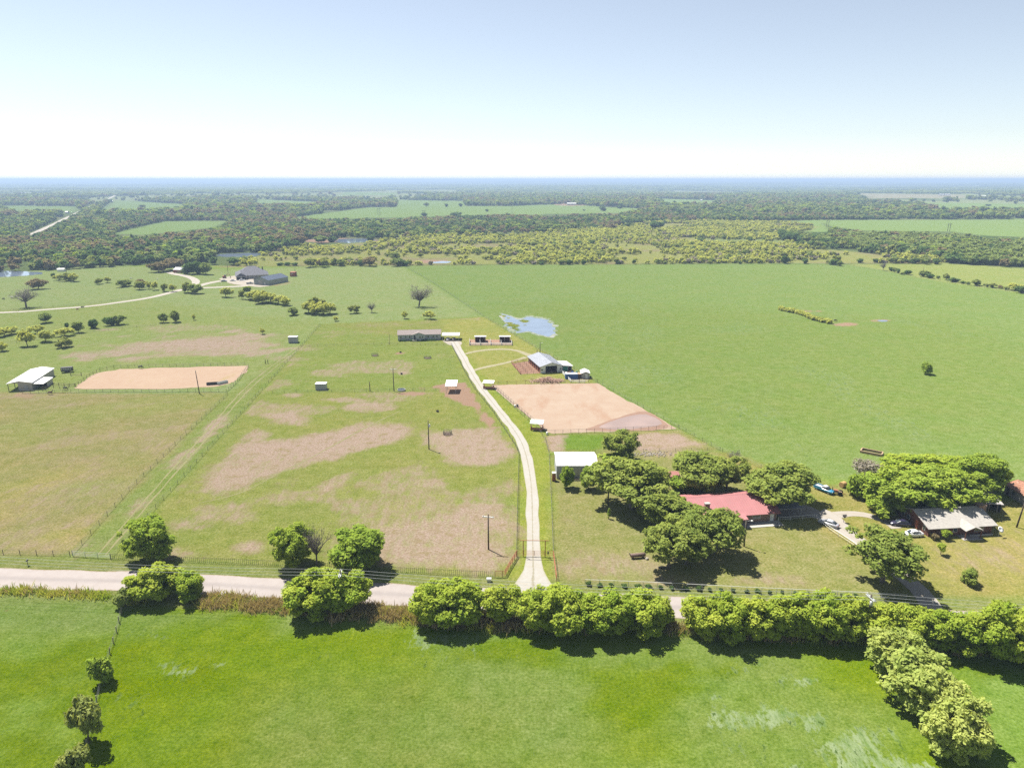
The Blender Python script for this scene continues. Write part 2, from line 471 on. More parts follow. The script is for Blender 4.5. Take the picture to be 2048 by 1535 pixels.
# left mid
patch(0, [(150,700),(280,675),(470,660),(600,690),(590,712),(300,722),(130,716)], 14, 26, .8); patch(0, [(280,690),(420,672),(500,690),(400,712)], 8, 16, 1)
blob(0, 380, 655, 110, 8, .5, 6, 6); blob(0, 450, 675, 150, 14, .35, 6, 8); blob(0, 215, 659, 30, 4, .6)
blob(0, 700, 665, 90, 6, .4, 4, 5); blob(0, 760, 650, 60, 5, .4, 4, 5)
# paddock below the arena, lawns
patch(0, [(1250,872),(1360,862),(1430,895),(1270,900)], 2, 4, .9); patch(0, [(1092,870),(1128,870),(1125,902),(1102,902)], 1.5, 3, .9)
blob(0, 1150, 1040, 18, 20, .35, 4, 5); blob(0, 1230, 1130, 120, 30, .55, 5, 6); blob(0, 1420, 1160, 200, 14, .5, 3, 4)
blob(0, 1180, 1100, 30, 18, .4, 4, 4); blob(0, 1990, 1120, 120, 60, .5, 12, 8); blob(0, 1880, 1110, 40, 40, .35, 8, 8); blob(0, 1340, 905, 80, 14, .6, 4, 4)
blob(0, 1530, 1055, 60, 8, .3, 4, 4); blob(0, 1720, 985, 50, 16, .35, 5, 4)
# bare earth
patch(1, [(862,770),(930,764),(958,800),(990,845),(1005,880),(985,862),(940,815),(895,795)], 1.5, 3, .95)
blob(1, 820, 787, 40, 5, .8, 1.5, 2); blob(1, 800, 706, 10, 3, .9, 1, 1); blob(1, 870, 709, 8, 3, .4); blob(1, 850, 776, 25, 5, .5)
blob(1, 1350, 1200, 30, 6, .5); blob(1, 555, 1062, 0.1, .1, 0)
blob(1, 1600, 622, 30, 3, .6, 3, 3); blob(1, 1690, 648, 30, 4, .8, 3, 3); blob(1, 1762, 641, 22, 3, .7, 3, 3); blob(1, 1640, 622, 14, 2, .6, 2, 2)
blob(1, 1125, 655, 22, 10, .35, 5, 5); blob(1, 50, 790, 22, 8, .6, 2, 3); blob(1, 30, 798, 14, 6, .5, 2, 3)
blob(1, 1770, 1005, 25, 8, .5, 2, 3); blob(1, 1150, 957, 40, 5, .6, 1, 2); blob(1, 1000, 684, 4, 2, .0)
blob(1, 20, 1222, 28, 8, .5, 2, 3); blob(1, 218, 1296, 8, 12, .6, .8, 2); blob(1, 180, 1130, 40, 6, .5, 1.5, 3)
blob(1, 780, 1232, 40, 12, .6, 1.5, 3); blob(1, 380, 540, 60, 3, .4, 5, 5)
blob(1, 870, 523, 36, 4, .9, 3, 3); blob(1, 680, 481, 80, 5, .8, 3, 3); blob(1, 470, 533, 60, 3, .5); blob(1, 520, 565, 70, 8, .5, 2, 3)
blob(1, 1145, 408, 40, 4, .7, 5, 5)
# pale lodged grass in the foreground field
for cx, cy, rx, ry, a in ((1590,1365,60,14,.9),(1545,1432,45,28,.9),(1620,1445,45,22,.9),(1690,1490,60,26,.8),(1730,1530,60,20,.8),(1450,1440,40,24,.7),(1420,1390,14,12,.6),
        (1530,1325,10,5,.8),(1430,1338,14,6,.7),(1480,1318,40,6,.5),(1770,1345,22,10,.6),(1800,1400,22,14,.7),(1850,1450,20,16,.6),(1660,1520,50,14,.8),
        (335,1332,24,12,.9),(375,1345,16,10,.8),(430,1330,20,6,.7),(320,1280,22,8,.5),(300,1270,50,12,.4),(260,1400,30,16,.5),(310,1412,30,10,.4),(325,1515,10,6,.9),(1780,1470,16,12,.6),(640,1310,70,10,.3),(1000,1310,120,14,.3),(1850,1545,50,20,.8),(1500,1500,80,20,.4)):
    blob(2, cx, cy, rx, ry, a, 1.6, 2.6)
mask[fsel, 2] = np.maximum(mask[fsel, 2], .66 * sstep(.56, .7, fbm(X[fsel], Y[fsel] * 1.4, 8, 43)) * sstep(.4, .6, fbm(X[fsel], Y[fsel], 45, 44)))
# streaks of pale grass through the big pasture
rs = np.where(sdist(X, Y, W(RIGHTP)) > 3)[0]
mask[rs, 2] = np.maximum(mask[rs, 2], .45 * sstep(.56, .7, fbm(X[rs], Y[rs] * .45, 22, 31)))
ms = np.where(sdist(X, Y, W(MAIN)) > 1)[0]
mask[ms, 0] = np.maximum(mask[ms, 0], .55 * sstep(.5, .68, fbm(X[ms], Y[ms] * 1.6, 26, 33)))
ws = np.where(sdist(X, Y, W([(-900,786),(455,786),(145,1108),(-900,1108)])) > 1)[0]
cs, sn = math.cos(.5), math.sin(.5); U = X[ws] * cs + Y[ws] * sn; V = -X[ws] * sn + Y[ws] * cs       # mown on the diagonal
mask[ws, 0] = np.maximum(mask[ws, 0], .45 * sstep(.5, .7, fbm(U * .35, V, 9, 35)))
t = sstep(.45, .65, fbm(U * .5, V, 26, 37))[:, None]; base[ws] = base[ws] * (1 - t * .55) + np.array(S(178, 188, 104)) * t * .55
t = sstep(.52, .7, fbm(U * .5, V, 34, 38))[:, None]; base[ws] = base[ws] * (1 - t * .5) + np.array(S(208, 196, 112)) * t * .5
mask[:, 3] = np.where(R > 1100, 0.0, 1.0)

def groundmat():
    m, nt, out = nodemat('meadow')
    L = nt.links
    geo = nt.nodes.new('ShaderNodeNewGeometry'); P = geo.outputs['Position']
    a = nt.nodes.new('ShaderNodeAttribute'); a.attribute_name = 'base'
    k = nt.nodes.new('ShaderNodeAttribute'); k.attribute_name = 'patch'
    sp = nt.nodes.new('ShaderNodeSeparateColor'); L.new(k.outputs['Color'], sp.inputs[0])
    nf = noise(nt, P, 1.9, 7, .8); nm = noise(nt, P, .3, 6, .66); nl = noise(nt, P, .05, 5, .6)
    ns = noise(nt, P, .5, 6, .72, ((1, .28, 1), .5)); nt2 = noise(nt, P, .7, 5, .62); nt3 = noise(nt, P, .11, 5, .65)
    c = a.outputs['Color']
    # grass tone changes from clump to clump, with tussock shadows painted in
    c = mixc(nt, ramp(nt, nl, .3, .7, 0, .55), c, mixc(nt, 1.0, c, (1.20, 1.06, 1.12), 'MULTIPLY'))
    c = mixc(nt, ramp(nt, nm, .38, .5, .75, 0), c, mixc(nt, 1.0, c, (1.18, 1.12, 1.35), 'MULTIPLY'))
    c = mixc(nt, ramp(nt, nm, .5, .63, 0, .8), c, mixc(nt, 1.0, c, (.82, .88, .70), 'MULTIPLY'))
    c = mixc(nt, ramp(nt, nf, .40, .5, .9, 0), c, mixc(nt, 1.0, c, (1.38, 1.28, 1.75), 'MULTIPLY'))
    c = mixc(nt, ramp(nt, nf, .5, .60, 0, .9), c, mixc(nt, 1.0, c, (.66, .74, .52), 'MULTIPLY'))
    c = mixc(nt, ramp(nt, nt2, .58, .66, 0, .7), c, mixc(nt, 1.0, c, (.66, .76, .55), 'MULTIPLY'))  # small dark specks: shadows of tussocks put into the grass colour
    c = mixc(nt, ramp(nt, nt2, .42, .34, 0, .5), c, mixc(nt, 1.0, c, (1.22, 1.16, 1.4), 'MULTIPLY'))
    c = mixc(nt, ramp(nt, nt3, .35, .65, .0, .7), c, mixc(nt, 1.0, c, (.90, 1.0, .80), 'MULTIPLY'))
    # dead thatch
    dcol = mixc(nt, ramp(nt, nf, .40, .60), S(250, 222, 208), S(206, 174, 152))
    dcol = mixc(nt, ramp(nt, nm, .48, .68, 0, .75), dcol, S(196, 176, 124))
    dn = mathn(nt, 'ADD', mathn(nt, 'MULTIPLY', ns, .4), mathn(nt, 'ADD', mathn(nt, 'MULTIPLY', nm, .35), mathn(nt, 'MULTIPLY', nf, .25)))
    df = ramp(nt, mathn(nt, 'ADD', sp.outputs[0], mathn(nt, 'MULTIPLY', mathn(nt, 'SUBTRACT', dn, .5), 3.2)), .22, .9)
    df = mathn(nt, 'MULTIPLY', df, ramp(nt, sp.outputs[0], .02, .25))
    c = mixc(nt, mathn(nt, 'MULTIPLY', df, .9), c, dcol)
    # bare earth
    bcol = mixc(nt, ramp(nt, nf, .3, .7), S(228, 192, 166), S(204, 166, 138))
    bf = ramp(nt, mathn(nt, 'ADD', sp.outputs[1], mathn(nt, 'MULTIPLY', mathn(nt, 'SUBTRACT', dn, .5), 2.4)), .3, .8)
    bf = mathn(nt, 'MULTIPLY', bf, ramp(nt, sp.outputs[1], .02, .2))
    c = mixc(nt, bf, c, bcol)
    # lodged grass showing its pale undersides
    lcol = mixc(nt, ramp(nt, ns, .4, .65), S(206, 224, 176), S(140, 176, 96))
    lo = noise(nt, P, .8, 6, .75, ((1, .45, 1), -.6))
    lcol = mixc(nt, ramp(nt, lo, .56, .66), lcol, S(70, 105, 40))
    lf = ramp(nt, mathn(nt, 'ADD', sp.outputs[2], mathn(nt, 'MULTIPLY', mathn(nt, 'SUBTRACT', lo, .5), 3.0)), .45, .8)
    lf = mathn(nt, 'MULTIPLY', lf, ramp(nt, sp.outputs[2], .02, .25))
    c = mixc(nt, mathn(nt, 'MULTIPLY', lf, .75), c, lcol)
    d = nt.nodes.new('ShaderNodeBsdfDiffuse'); d.inputs['Roughness'].default_value = .6
    L.new(c, d.inputs[0])
    bp = nt.nodes.new('ShaderNodeBump'); bp.inputs['Strength'].default_value = .6; bp.inputs['Distance'].default_value = .3
    h = mathn(nt, 'ADD', mathn(nt, 'MULTIPLY', nf, .6), mathn(nt, 'ADD', mathn(nt, 'MULTIPLY', nm, 1.0), mathn(nt, 'MULTIPLY', mathn(nt, 'MULTIPLY', ns, sp.outputs[2]), 1.6)))
    L.new(h, bp.inputs['Height']); L.new(bp.outputs[0], d.inputs['Normal'])
    L.new(d.outputs[0], out.inputs[0])
    return m
M['meadow'] = groundmat(); GAIN = GAIN0

def grid_mesh():
    me = bpy.data.meshes.new('ground')
    nx, ny = len(gx), len(gy)
    Z = hgt(X, Y)
    co = np.stack([X, Y, Z], 1).astype(np.float32)
    i = np.arange(ny - 1)[:, None] * nx + np.arange(nx - 1)[None, :]
    q = np.stack([i, i + 1, i + nx + 1, i + nx], -1).reshape(-1, 4)
    nf = len(q)
    me.vertices.add(NV); me.vertices.foreach_set('co', co.ravel())
    me.loops.add(nf * 4); me.loops.foreach_set('vertex_index', q.ravel().astype(np.int32))
    me.polygons.add(nf); me.polygons.foreach_set('loop_start', (np.arange(nf) * 4).astype(np.int32))
    me.polygons.foreach_set('use_smooth', np.ones(nf, bool))
    me.update(calc_edges=True)
    at = me.attributes.new('base', 'FLOAT_COLOR', 'POINT')
    at.data.foreach_set('color', np.concatenate([base, np.ones((NV, 1))], 1).astype(np.float32).ravel())
    at = me.attributes.new('patch', 'FLOAT_COLOR', 'POINT')
    at.data.foreach_set('color', mask.astype(np.float32).ravel())
    me.materials.append(M['meadow'])
    return me
ground = put('ground', grid_mesh()); prop(ground, kind='structure')

# ------------------------------------------------------------------ roads, drives, sand, water
def surfmat(name, a, b, scale=.6, rough=.9, spread=(.3, .7), across=None, bump=.3, extra=None, fade=None):
    m, nt, out = nodemat(name); L = nt.links
    geo = nt.nodes.new('ShaderNodeNewGeometry'); P = geo.outputs['Position']
    n1 = noise(nt, P, scale, 6, .65); n2 = noise(nt, P, scale * .16, 4)
    c = mixc(nt, ramp(nt, mathn(nt, 'ADD', mathn(nt, 'MULTIPLY', n1, .6), mathn(nt, 'MULTIPLY', n2, .4)), *spread), a, b)
    if extra:
        n3 = noise(nt, P, extra[1], 4, .6, ((1, .35, 1), extra[3])); c = mixc(nt, ramp(nt, n3, extra[2], extra[2] + .2, 0, .8), c, extra[0])
    if across:
        at = nt.nodes.new('ShaderNodeAttribute'); at.attribute_name = 'across'
        v = mathn(nt, 'ABSOLUTE', at.outputs['Fac'])
        n4 = noise(nt, P, 1.3, 4, .7)
        v = mathn(nt, 'ADD', v, mathn(nt, 'MULTIPLY', mathn(nt, 'SUBTRACT', n4, .5), across[3]))
        mid = ramp(nt, v, across[1], across[2], 1, 0)
        c = mixc(nt, mathn(nt, 'MULTIPLY', mid, across[4]), c, across[0])
        if fade: c = mixc(nt, ramp(nt, v, fade[1], fade[2]), c, fade[0])
    p = nt.nodes.new('ShaderNodeBsdfPrincipled'); p.inputs['Roughness'].default_value = rough; p.inputs['Specular IOR Level'].default_value = .2
    L.new(c, p.inputs['Base Color'])
    if bump:
        bp = nt.nodes.new('ShaderNodeBump'); bp.inputs['Strength'].default_value = bump; bp.inputs['Distance'].default_value = .12
        L.new(n1, bp.inputs['Height']); L.new(bp.outputs[0], p.inputs['Normal'])
    L.new(p.outputs[0], out.inputs[0]); return m

def jitter(i, a, seed=0):
    return (float(vnoise(np.array([i * .45]), np.array([seed * 7.7]), seed)[0]) - .5) * 2 * a

def ribbon(name, px, width, z, mat, jit=.3, step=2.5, cols=5):
    pts = catmull(W(px), step); n = len(pts)
    vs = []; fs = []; ac = []
    ws = width if hasattr(width, '__len__') else None
    for i, p in enumerate(pts):
        t = (pts[min(i+1, n-1)] - pts[max(i-1, 0)]); t.z = 0; t.normalize(); s = Vector((t.y, -t.x, 0))
        w = (np.interp(i / (n - 1), [t[0] for t in ws], [t[1] for t in ws]) if ws and hasattr(ws[0], '__len__') else np.interp(i / (n - 1), np.linspace(0, 1, len(ws)), ws) if ws else width) / 2
        wl, wr = w + jitter(i, jit, 1), w + jitter(i, jit, 2)
        for k in range(cols):
            u = -1 + 2 * k / (cols - 1)
            q = p + s * (wr * u if u > 0 else wl * u)
            vs.append((q.x, q.y, float(hgt(q.x, q.y)) + z)); ac.append(u)
        if i:
            for k in range(cols - 1):
                o = i * cols + k
                fs.append((o - cols, o - cols + 1, o + 1, o))
    me = bpy.data.meshes.new(name); me.from_pydata(vs, [], fs); me.update()
    me.attributes.new('across', 'FLOAT', 'POINT').data.foreach_set('value', np.array(ac, np.float32))
    me.materials.append(mat)
    o = put(name, me); prop(o, kind='structure'); return o

def sheet(name, px, z, mat, jit=.5, step=2.5, kind='structure', smooth=True):
    P = W(px); P = (catmull(P + [P[0]], step)[:-1] if smooth else sum([[P[i].lerp(P[(i+1) % len(P)], k / 8) for k in range(8)] for i in range(len(P))], []))
    c = sum(P, Vector()) / len(P)
    Q = []
    for i, p in enumerate(P):
        d = (p - c); d.normalize(); q = p + d * (jitter(i * 2.3, jit, 3) + (NP.random() - .5) * jit * .6)
        Q.append(Vector((q.x, q.y, float(hgt(q.x, q.y)) + z)))
    tri = tessellate_polygon([Q])
    me = bpy.data.meshes.new(name); me.from_pydata([tuple(q) for q in Q], [], [tuple(t) for t in tri]); me.update()
    if me.polygons and me.polygons[0].normal.z < 0: me.flip_normals()
    me.materials.append(mat); o = put(name, me); prop(o, kind=kind); return o

M['road'] = surfmat('county_road', S(252, 240, 234), S(240, 226, 220), .5, across=(S(202, 192, 190), .0, .35, .35, .45), fade=(S(214, 190, 158), .86, 1.05))
M['gravel'] = surfmat('white_gravel', S(255, 252, 244), S(246, 236, 218), .9, across=(S(200, 190, 150), .0, .14, .35, .75), fade=(S(220, 216, 164), .82, 1.1))
M['gravel_thin'] = surfmat('thin_gravel', S(240, 226, 196), S(214, 206, 150), .7, fade=(S(196, 196, 116), .7, 1.1), across=(S(205, 200, 140), .0, .3, .8, .6))
M['caliche'] = surfmat('caliche', S(254, 246, 234), S(244, 230, 212), .6, fade=(S(214, 202, 150), .88, 1.15), across=(S(226, 212, 184), .0, .25, .6, .4))
M['sand'] = surfmat('arena_sand', S(252, 226, 200), S(240, 206, 178), .22, extra=(S(234, 190, 158), .13, .5, .6))
M['sand_left'] = surfmat('pen_sand', S(246, 214, 182), S(236, 198, 166), .25, extra=(S(226, 200, 140), .12, .58, .3))
M['pen_dirt'] = surfmat('pen_dirt', S(236, 194, 166), S(214, 164, 136), .6)
M['wet_mud'] = surfmat('wet_mud', S(224, 184, 160), S(208, 166, 142), .3)

ribbon('county_road', [(-700,1128),(-300,1142),(0,1155),(300,1163),(420,1168),(560,1176),(826,1190),(1100,1203),(1360,1214),(1750,1232),(2100,1252),(2600,1284)], 7.4, .03, M['road'], .35)
ribbon('gravel_driveway', [(1068,1188),(1066,1165),(1067,1140),(1066,1110),(1065,1060),(1064,1000),(1060,950),(1050,903),(1036,872),(1012,838),(985,805),(960,772),(941,742),(926,714),(914,694),(907,683)],
       [(0, 12), (.022, 7.5), (.045, 4.2), (.065, 3.1), (.5, 3.2), (.8, 3.6), (1, 4.4)], .05, M['gravel'], .35)
M['track'] = surfmat('wheel_track', S(200, 188, 138), S(174, 178, 104), .5)
for nm, px in (('lane_track', [(196,1108),(300,988),(400,877),(500,767),(600,690)]), ('lane_track', [(210,1110),(312,990),(410,880),(508,770),(606,692)]),
               ('pasture_track', [(400,1005),(480,985),(560,945),(640,905),(740,850),(800,822)])):
    ribbon(nm, px, .45, .012, M['track'], .25, 2.0, 3)
ribbon('barn_loop_drive', [(929,708),(948,703),(980,699),(1010,698),(1035,701),(1052,707),(1070,714)], [2.6, 3, 3, 3, 3.4, 6], .04, M['gravel_thin'], .5)
ribbon('barn_track', [(944,742),(958,737),(985,731),(1012,725),(1035,719),(1052,714)], 2.6, .035, M['gravel_thin'], .6)
ribbon('neighbour_driveway', [(1880,1250),(1862,1213),(1838,1180),(1800,1148),(1760,1115),(1718,1082),(1688,1059),(1660,1036),(1635,1026)], [7, 4.2, 3.8, 3.8, 3.8, 3.8, 4.2, 5.5, 7], .05, M['caliche'], .4)
ribbon('neighbour_loop_drive', [(1668,1030),(1690,1027),(1715,1027),(1745,1032),(1775,1043),(1795,1056)], [4, 3, 2.6, 2.6, 3.0], .04, M['caliche'], .4)
sheet('carport_apron', [(1552,1006),(1600,1006),(1640,1020),(1640,1034),(1600,1034),(1556,1036)], .035, M['caliche'], .4)
sheet('carport_pad', [(884,680),(918,680),(922,690),(899,690)], .035, M['caliche'], .4)
ribbon('estate_road', [(-700,640),(-300,632),(0,625),(90,619),(180,612),(250,603),(300,595),(345,584),(375,577),(420,575),(470,573),(505,571)], [4.5, 4.5, 4.5, 4.5, 5, 6, 7], .05, M['caliche'], .4, 6)
ribbon('estate_loop_road', [(390,575),(410,568),(440,562),(480,560),(505,562)], [6, 6, 7, 10, 12], .06, M['caliche'], .5, 6)
ribbon('estate_back_drive', [(384,572),(392,563),(378,554),(350,548),(335,544)], 6, .06, M['caliche'], .5, 6)
sheet('estate_yard', [(436,558),(470,551),(520,560),(512,571),(470,568)], .045, M['caliche'], 1.5, 6)
sheet('estate_pad', [(508,568),(548,570),(520,574),(500,572)], .07, M['caliche'], 1, 6)
ribbon('far_highway', [(60,470),(100,452),(150,428),(190,409),(212,400),(232,390)], [9, 9, 9, 10, 10], .3, M['caliche'], .5, 40)
ribbon('distant_highway', [(975,364.5),(1000,371),(1030,379)], [40, 30, 24], 1.5, M['caliche'], 2, 200)
sheet('riding_arena', [(981,770),(1040,768),(1195,766),(1225,784),(1290,820),(1355,857),(1250,862),(1110,867),(1098,866),(1040,822)], .03, M['sand'], .5, smooth=False)
sheet('schooling_pen', [(146,777),(160,765),(190,747),(240,738),(340,735),(494,731),(496,740),(470,762),(440,772),(330,779)], .03, M['sand_left'], .8, smooth=False)
sheet('stall_runs_floor', [(1023,727),(1056,722),(1080,746),(1041,748)], .04, M['pen_dirt'], .1, smooth=False)
sheet('kennel_runs_floor', [(938,690),(939,679),(1022,679),(1024,690)], .04, M['pen_dirt'], .1, smooth=False)
sheet('storage_yard_floor', [(1126,742),(1142,762),(1174,763),(1180,755),(1165,744)], .04, M['gravel_thin'], .2, smooth=False)
sheet('wet_sand', [(1168,860),(1196,848),(1236,834),(1262,826),(1290,822),(1318,836),(1336,852),(1300,860),(1230,862)], .045, M['wet_mud'], .6)

def watermat(name, rgb, rough=.06, spec=.5, ripple=.25):
    m, nt, out = nodemat(name); L = nt.links
    geo = nt.nodes.new('ShaderNodeNewGeometry')
    p = nt.nodes.new('ShaderNodeBsdfPrincipled'); p.inputs['Roughness'].default_value = rough; p.inputs['IOR'].default_value = 1.33
    p.inputs['Specular IOR Level'].default_value = spec
    n1 = noise(nt, geo.outputs['Position'], .12, 4)
    L.new(mixc(nt, ramp(nt, n1, .3, .7), rgb, tuple(x * .82 for x in rgb)), p.inputs['Base Color'])
    bp = nt.nodes.new('ShaderNodeBump'); bp.inputs['Strength'].default_value = ripple; bp.inputs['Distance'].default_value = .03
    L.new(noise(nt, geo.outputs['Position'], 1.6, 3), bp.inputs['Height']); L.new(bp.outputs[0], p.inputs['Normal'])
    L.new(p.outputs[0], out.inputs[0]); return m
M['muddy'] = watermat('muddy_water', (.235, .17, .145), .08, .5)
M['pond'] = watermat('pond_water', (.13, .165, .22), .05, .9)
sheet('arena_puddle', [(1196,855),(1212,846),(1240,836),(1266,830),(1292,828),(1312,836),(1324,848),(1290,855),(1240,859)], .06, M['muddy'], .4)
M['margin'] = surfmat('flooded_margin', S(222, 224, 214), S(150, 176, 104), .35, spread=(.4, .6))
sheet('pond_margin', [(999,625),(1018,629),(1036,635),(1060,631),(1092,637),(1107,643),(1110,656),(1112,670),(1100,675),(1080,672),(1056,666),(1032,667),(1010,654)], .025, M['margin'], 2.6, 2)
sheet('flooded_pond', [(1003,627),(1020,632),(1035,638),(1060,634),(1090,640),(1104,646),(1107,656),(1108,668),(1100,672),(1080,669),(1058,663),(1034,664),(1016,652)], .04, M['pond'], 2.2, 2)
sheet('west_pond', [(-160,544),(-60,541),(30,542),(84,545),(78,549),(40,552),(-60,556),(-160,556)], .05, M['pond'], 2)
sheet('tree_pond', [(432,508),(500,506),(524,508),(500,513),(440,513)], .05, M['pond'], 3)
sheet('bluff_pond', [(676,478),(720,477),(752,480),(720,485),(672,485)], .05, M['pond'], 3)
sheet('scrub_pond', [(864,524),(884,522),(904,523),(892,526),(868,526)], .05, M['pond'], 1.5)
sheet('rain_pool', [(1752,641),(1765,639.5),(1778,641.5),(1764,643.5)], .05, M['pond'], .6)
# ------------------------------------------------------------------ foliage and trees
M['leaf_hedge'] = leafmat('leaf_hedge', (0.194, 0.297, 0.033), (0.417, 0.463, 0.071), 0.47)
M['leaf_pale'] = leafmat('leaf_pale', (0.241, 0.321, 0.075), (0.445, 0.479, 0.136), 0.47)
M['leaf_oak'] = leafmat('leaf_oak', (0.138, 0.201, 0.041), (0.294, 0.333, 0.076), 0.42)
M['leaf_elm'] = leafmat('leaf_elm', (0.155, 0.248, 0.033), (0.333, 0.402, 0.063), 0.44)
M['leaf_dark'] = leafmat('leaf_dark', (0.061, 0.115, 0.035), (0.124, 0.189, 0.055), 0.37)
M['leaf_mid'] = leafmat('leaf_mid', (0.138, 0.201, 0.056), (0.259, 0.302, 0.090), 0.37)
M['leaf_yellow'] = leafmat('leaf_yellow', (.32, .35, .085), (.48, .50, .14), 0.42)
M['leaf_brown'] = leafmat('leaf_brown', (0.155, 0.128, 0.068), (0.260, 0.215, 0.111), 0.32)
M['leaf_olive'] = leafmat('leaf_olive', (0.162, 0.211, 0.056), (0.296, 0.312, 0.094), 0.37)
M['leaf_grey'] = leafmat('leaf_grey', (0.203, 0.189, 0.149), (0.312, 0.273, 0.221), 0.32)
M['leaf_weed'] = leafmat('leaf_weed', (0.270, 0.216, 0.115), (0.442, 0.351, 0.208), 0.32)
M['leaf_gold'] = leafmat('leaf_gold', (0.30, 0.33, 0.07), (0.46, 0.46, 0.11), 0.37)

def leaf_mesh(name, clumps, n, size, rng, mat, shell=(.35, 1.2), squash=.8, flat=.75):
    C = np.array([c[:3] for c in clumps]); Rr = np.array([c[3] for c in clumps])
    pr = Rr ** 2 / np.sum(Rr ** 2)
    k = rng.choice(len(C), n, p=pr)
    d = rng.normal(size=(n, 3)); d /= np.linalg.norm(d, axis=1)[:, None]
    rad = Rr[k] * (shell[0] + (shell[1] - shell[0]) * rng.random(n) ** .55)
    p = C[k] + d * rad[:, None] * np.array([1, 1, squash])
    p[:, 2] = np.maximum(p[:, 2], .08)
    nrm = d * .8 + rng.normal(size=(n, 3)) * .55 + np.array([0, 0, flat]); nrm /= np.linalg.norm(nrm, axis=1)[:, None]
    a = np.cross(nrm, rng.normal(size=(n, 3))); a /= np.linalg.norm(a, axis=1)[:, None] + 1e-9
    b = np.cross(nrm, a)
    s = size * (.55 + .9 * rng.random(n))
    la = a * (s * .72)[:, None]; lb = b * (s * .45)[:, None]
    bend = nrm * (s * .16)[:, None]
    v = np.stack([p - la, p + lb - bend, p + la * 1.1, p - lb - bend], 1).reshape(-1, 3)
    me = bpy.data.meshes.new(name)
    me.vertices.add(4 * n); me.vertices.foreach_set('co', v.astype(np.float32).ravel())
    me.loops.add(4 * n); me.loops.foreach_set('vertex_index', np.arange(4 * n, dtype=np.int32))
    me.polygons.add(n); me.polygons.foreach_set('loop_start', np.arange(0, 4 * n, 4, dtype=np.int32))
    me.update(calc_edges=True)
    ct = rng.random(len(C))
    tint = np.clip(.55 * ct[k] + .45 * rng.random(n), 0, 1)
    me.attributes.new('tint', 'FLOAT', 'FACE').data.foreach_set('value', tint.astype(np.float32))
    me.materials.append(mat); return me

def crown_clumps(rng, K, a, b, z0, z1, cr, bias=.45, top=.25, lean=(0, 0)):
    """clumps through an uneven ellipsoid"""
    out = []; zc = (z0 + z1) / 2; hz = (z1 - z0) / 2
    ph = rng.random(6) * 6.28
    while len(out) < K:
        d = rng.normal(size=3); d /= np.linalg.norm(d)
        az = math.atan2(d[1], d[0])
        lump = 1 + .20 * math.sin(2 * az + ph[0]) + .14 * math.sin(3 * az + ph[1]) + .12 * math.sin(5 * d[2] + ph[2])
        r = (bias + (1 - bias) * rng.random() ** .6) * lump
        x, y, z = d[0] * (a - cr * .6) * r, d[1] * (b - cr * .6) * r, zc + d[2] * (hz - cr * .5) * min(r, 1.02)
        if z < z0 + .1 * hz and rng.random() < .5: continue
        t = (z - z0) / (z1 - z0)
        out.append((x + lean[0] * t, y + lean[1] * t, z, cr * (.55 + .75 * rng.random())))
    return out

def wood_mesh(name, clumps, rng, h, r0, zfork, mat, nl=9, bare=0, sub=3):
    mb = MB()
    top = Vector((rng.normal() * .25, rng.normal() * .25, zfork))
    mb.tube([(0, 0, -.15), (0, 0, .25), (top.x * .5, top.y * .5, zfork * .55), top], [r0 * 1.35, r0, r0 * .85, r0 * .75], 8)
    ids = rng.permutation(len(clumps))[:nl]
    for i in ids:
        c = Vector(clumps[i][:3])
        if c.z < zfork * .8: continue
        m1 = top.lerp(c, .35) + Vector((rng.normal(), rng.normal(), abs(rng.normal()) + .4)) * .25
        m2 = top.lerp(c, .7) + Vector((rng.normal(), rng.normal(), rng.normal() * .5)) * .3
        mb.tube([top - Vector((0, 0, .2)), m1, m2, c], [r0 * .55, r0 * .36, r0 * .2, r0 * .08], 5)
        if bare:
            for _ in range(sub):
                s = m1.lerp(c, rng.random() * .9)
                e = s + Vector((rng.normal() * .8, rng.normal() * .8, .3 + abs(rng.normal()) * .7)) * bare
                k1 = s.lerp(e, .5) + Vector((rng.normal(), rng.normal(), rng.normal())) * .12 * bare
                mb.tube([s, k1, e], [r0 * .16, r0 * .1, r0 * .035], 4)
                for __ in range(3):
                    e2 = k1 + Vector((rng.normal(), rng.normal(), .3 + abs(rng.normal()) * .6)) * bare * .5
                    mb.tube([k1, e2], [r0 * .075, r0 * .025], 3)
    return mb.mesh(name, mat, True)

PROTO = {}
def proto(key, seed, K, a, z0, z1, cr, n, size, leaf, r0, zfork, bark='bark', b=None, bias=.45, lean=(0, 0), nl=9, bare=0, squash=.8, shell=(.3, 1.22), sub=3):
    rng = np.random.default_rng(seed)
    cl = crown_clumps(rng, K, a, b or a, z0, z1, cr, bias, lean=lean)
    wd = wood_mesh('trunk', cl, rng, z1, r0, zfork, M[bark], nl, bare, sub)
    lf = leaf_mesh('crown', cl, n, size, rng, M[leaf], shell, squash) if n else None
    src = lf or wd; co = np.empty(len(src.vertices) * 3, np.float32); src.vertices.foreach_get('co', co); co = co.reshape(-1, 3)
    q = np.percentile(co, [1.5, 98.5], axis=0)           # the size it really has, so that it can be scaled to the tree it stands for
    PROTO[key] = (wd, lf, float((q[1, 0] - q[0, 0] + q[1, 1] - q[0, 1]) / 2), float(np.percentile(co[:, 2], 99.3)))

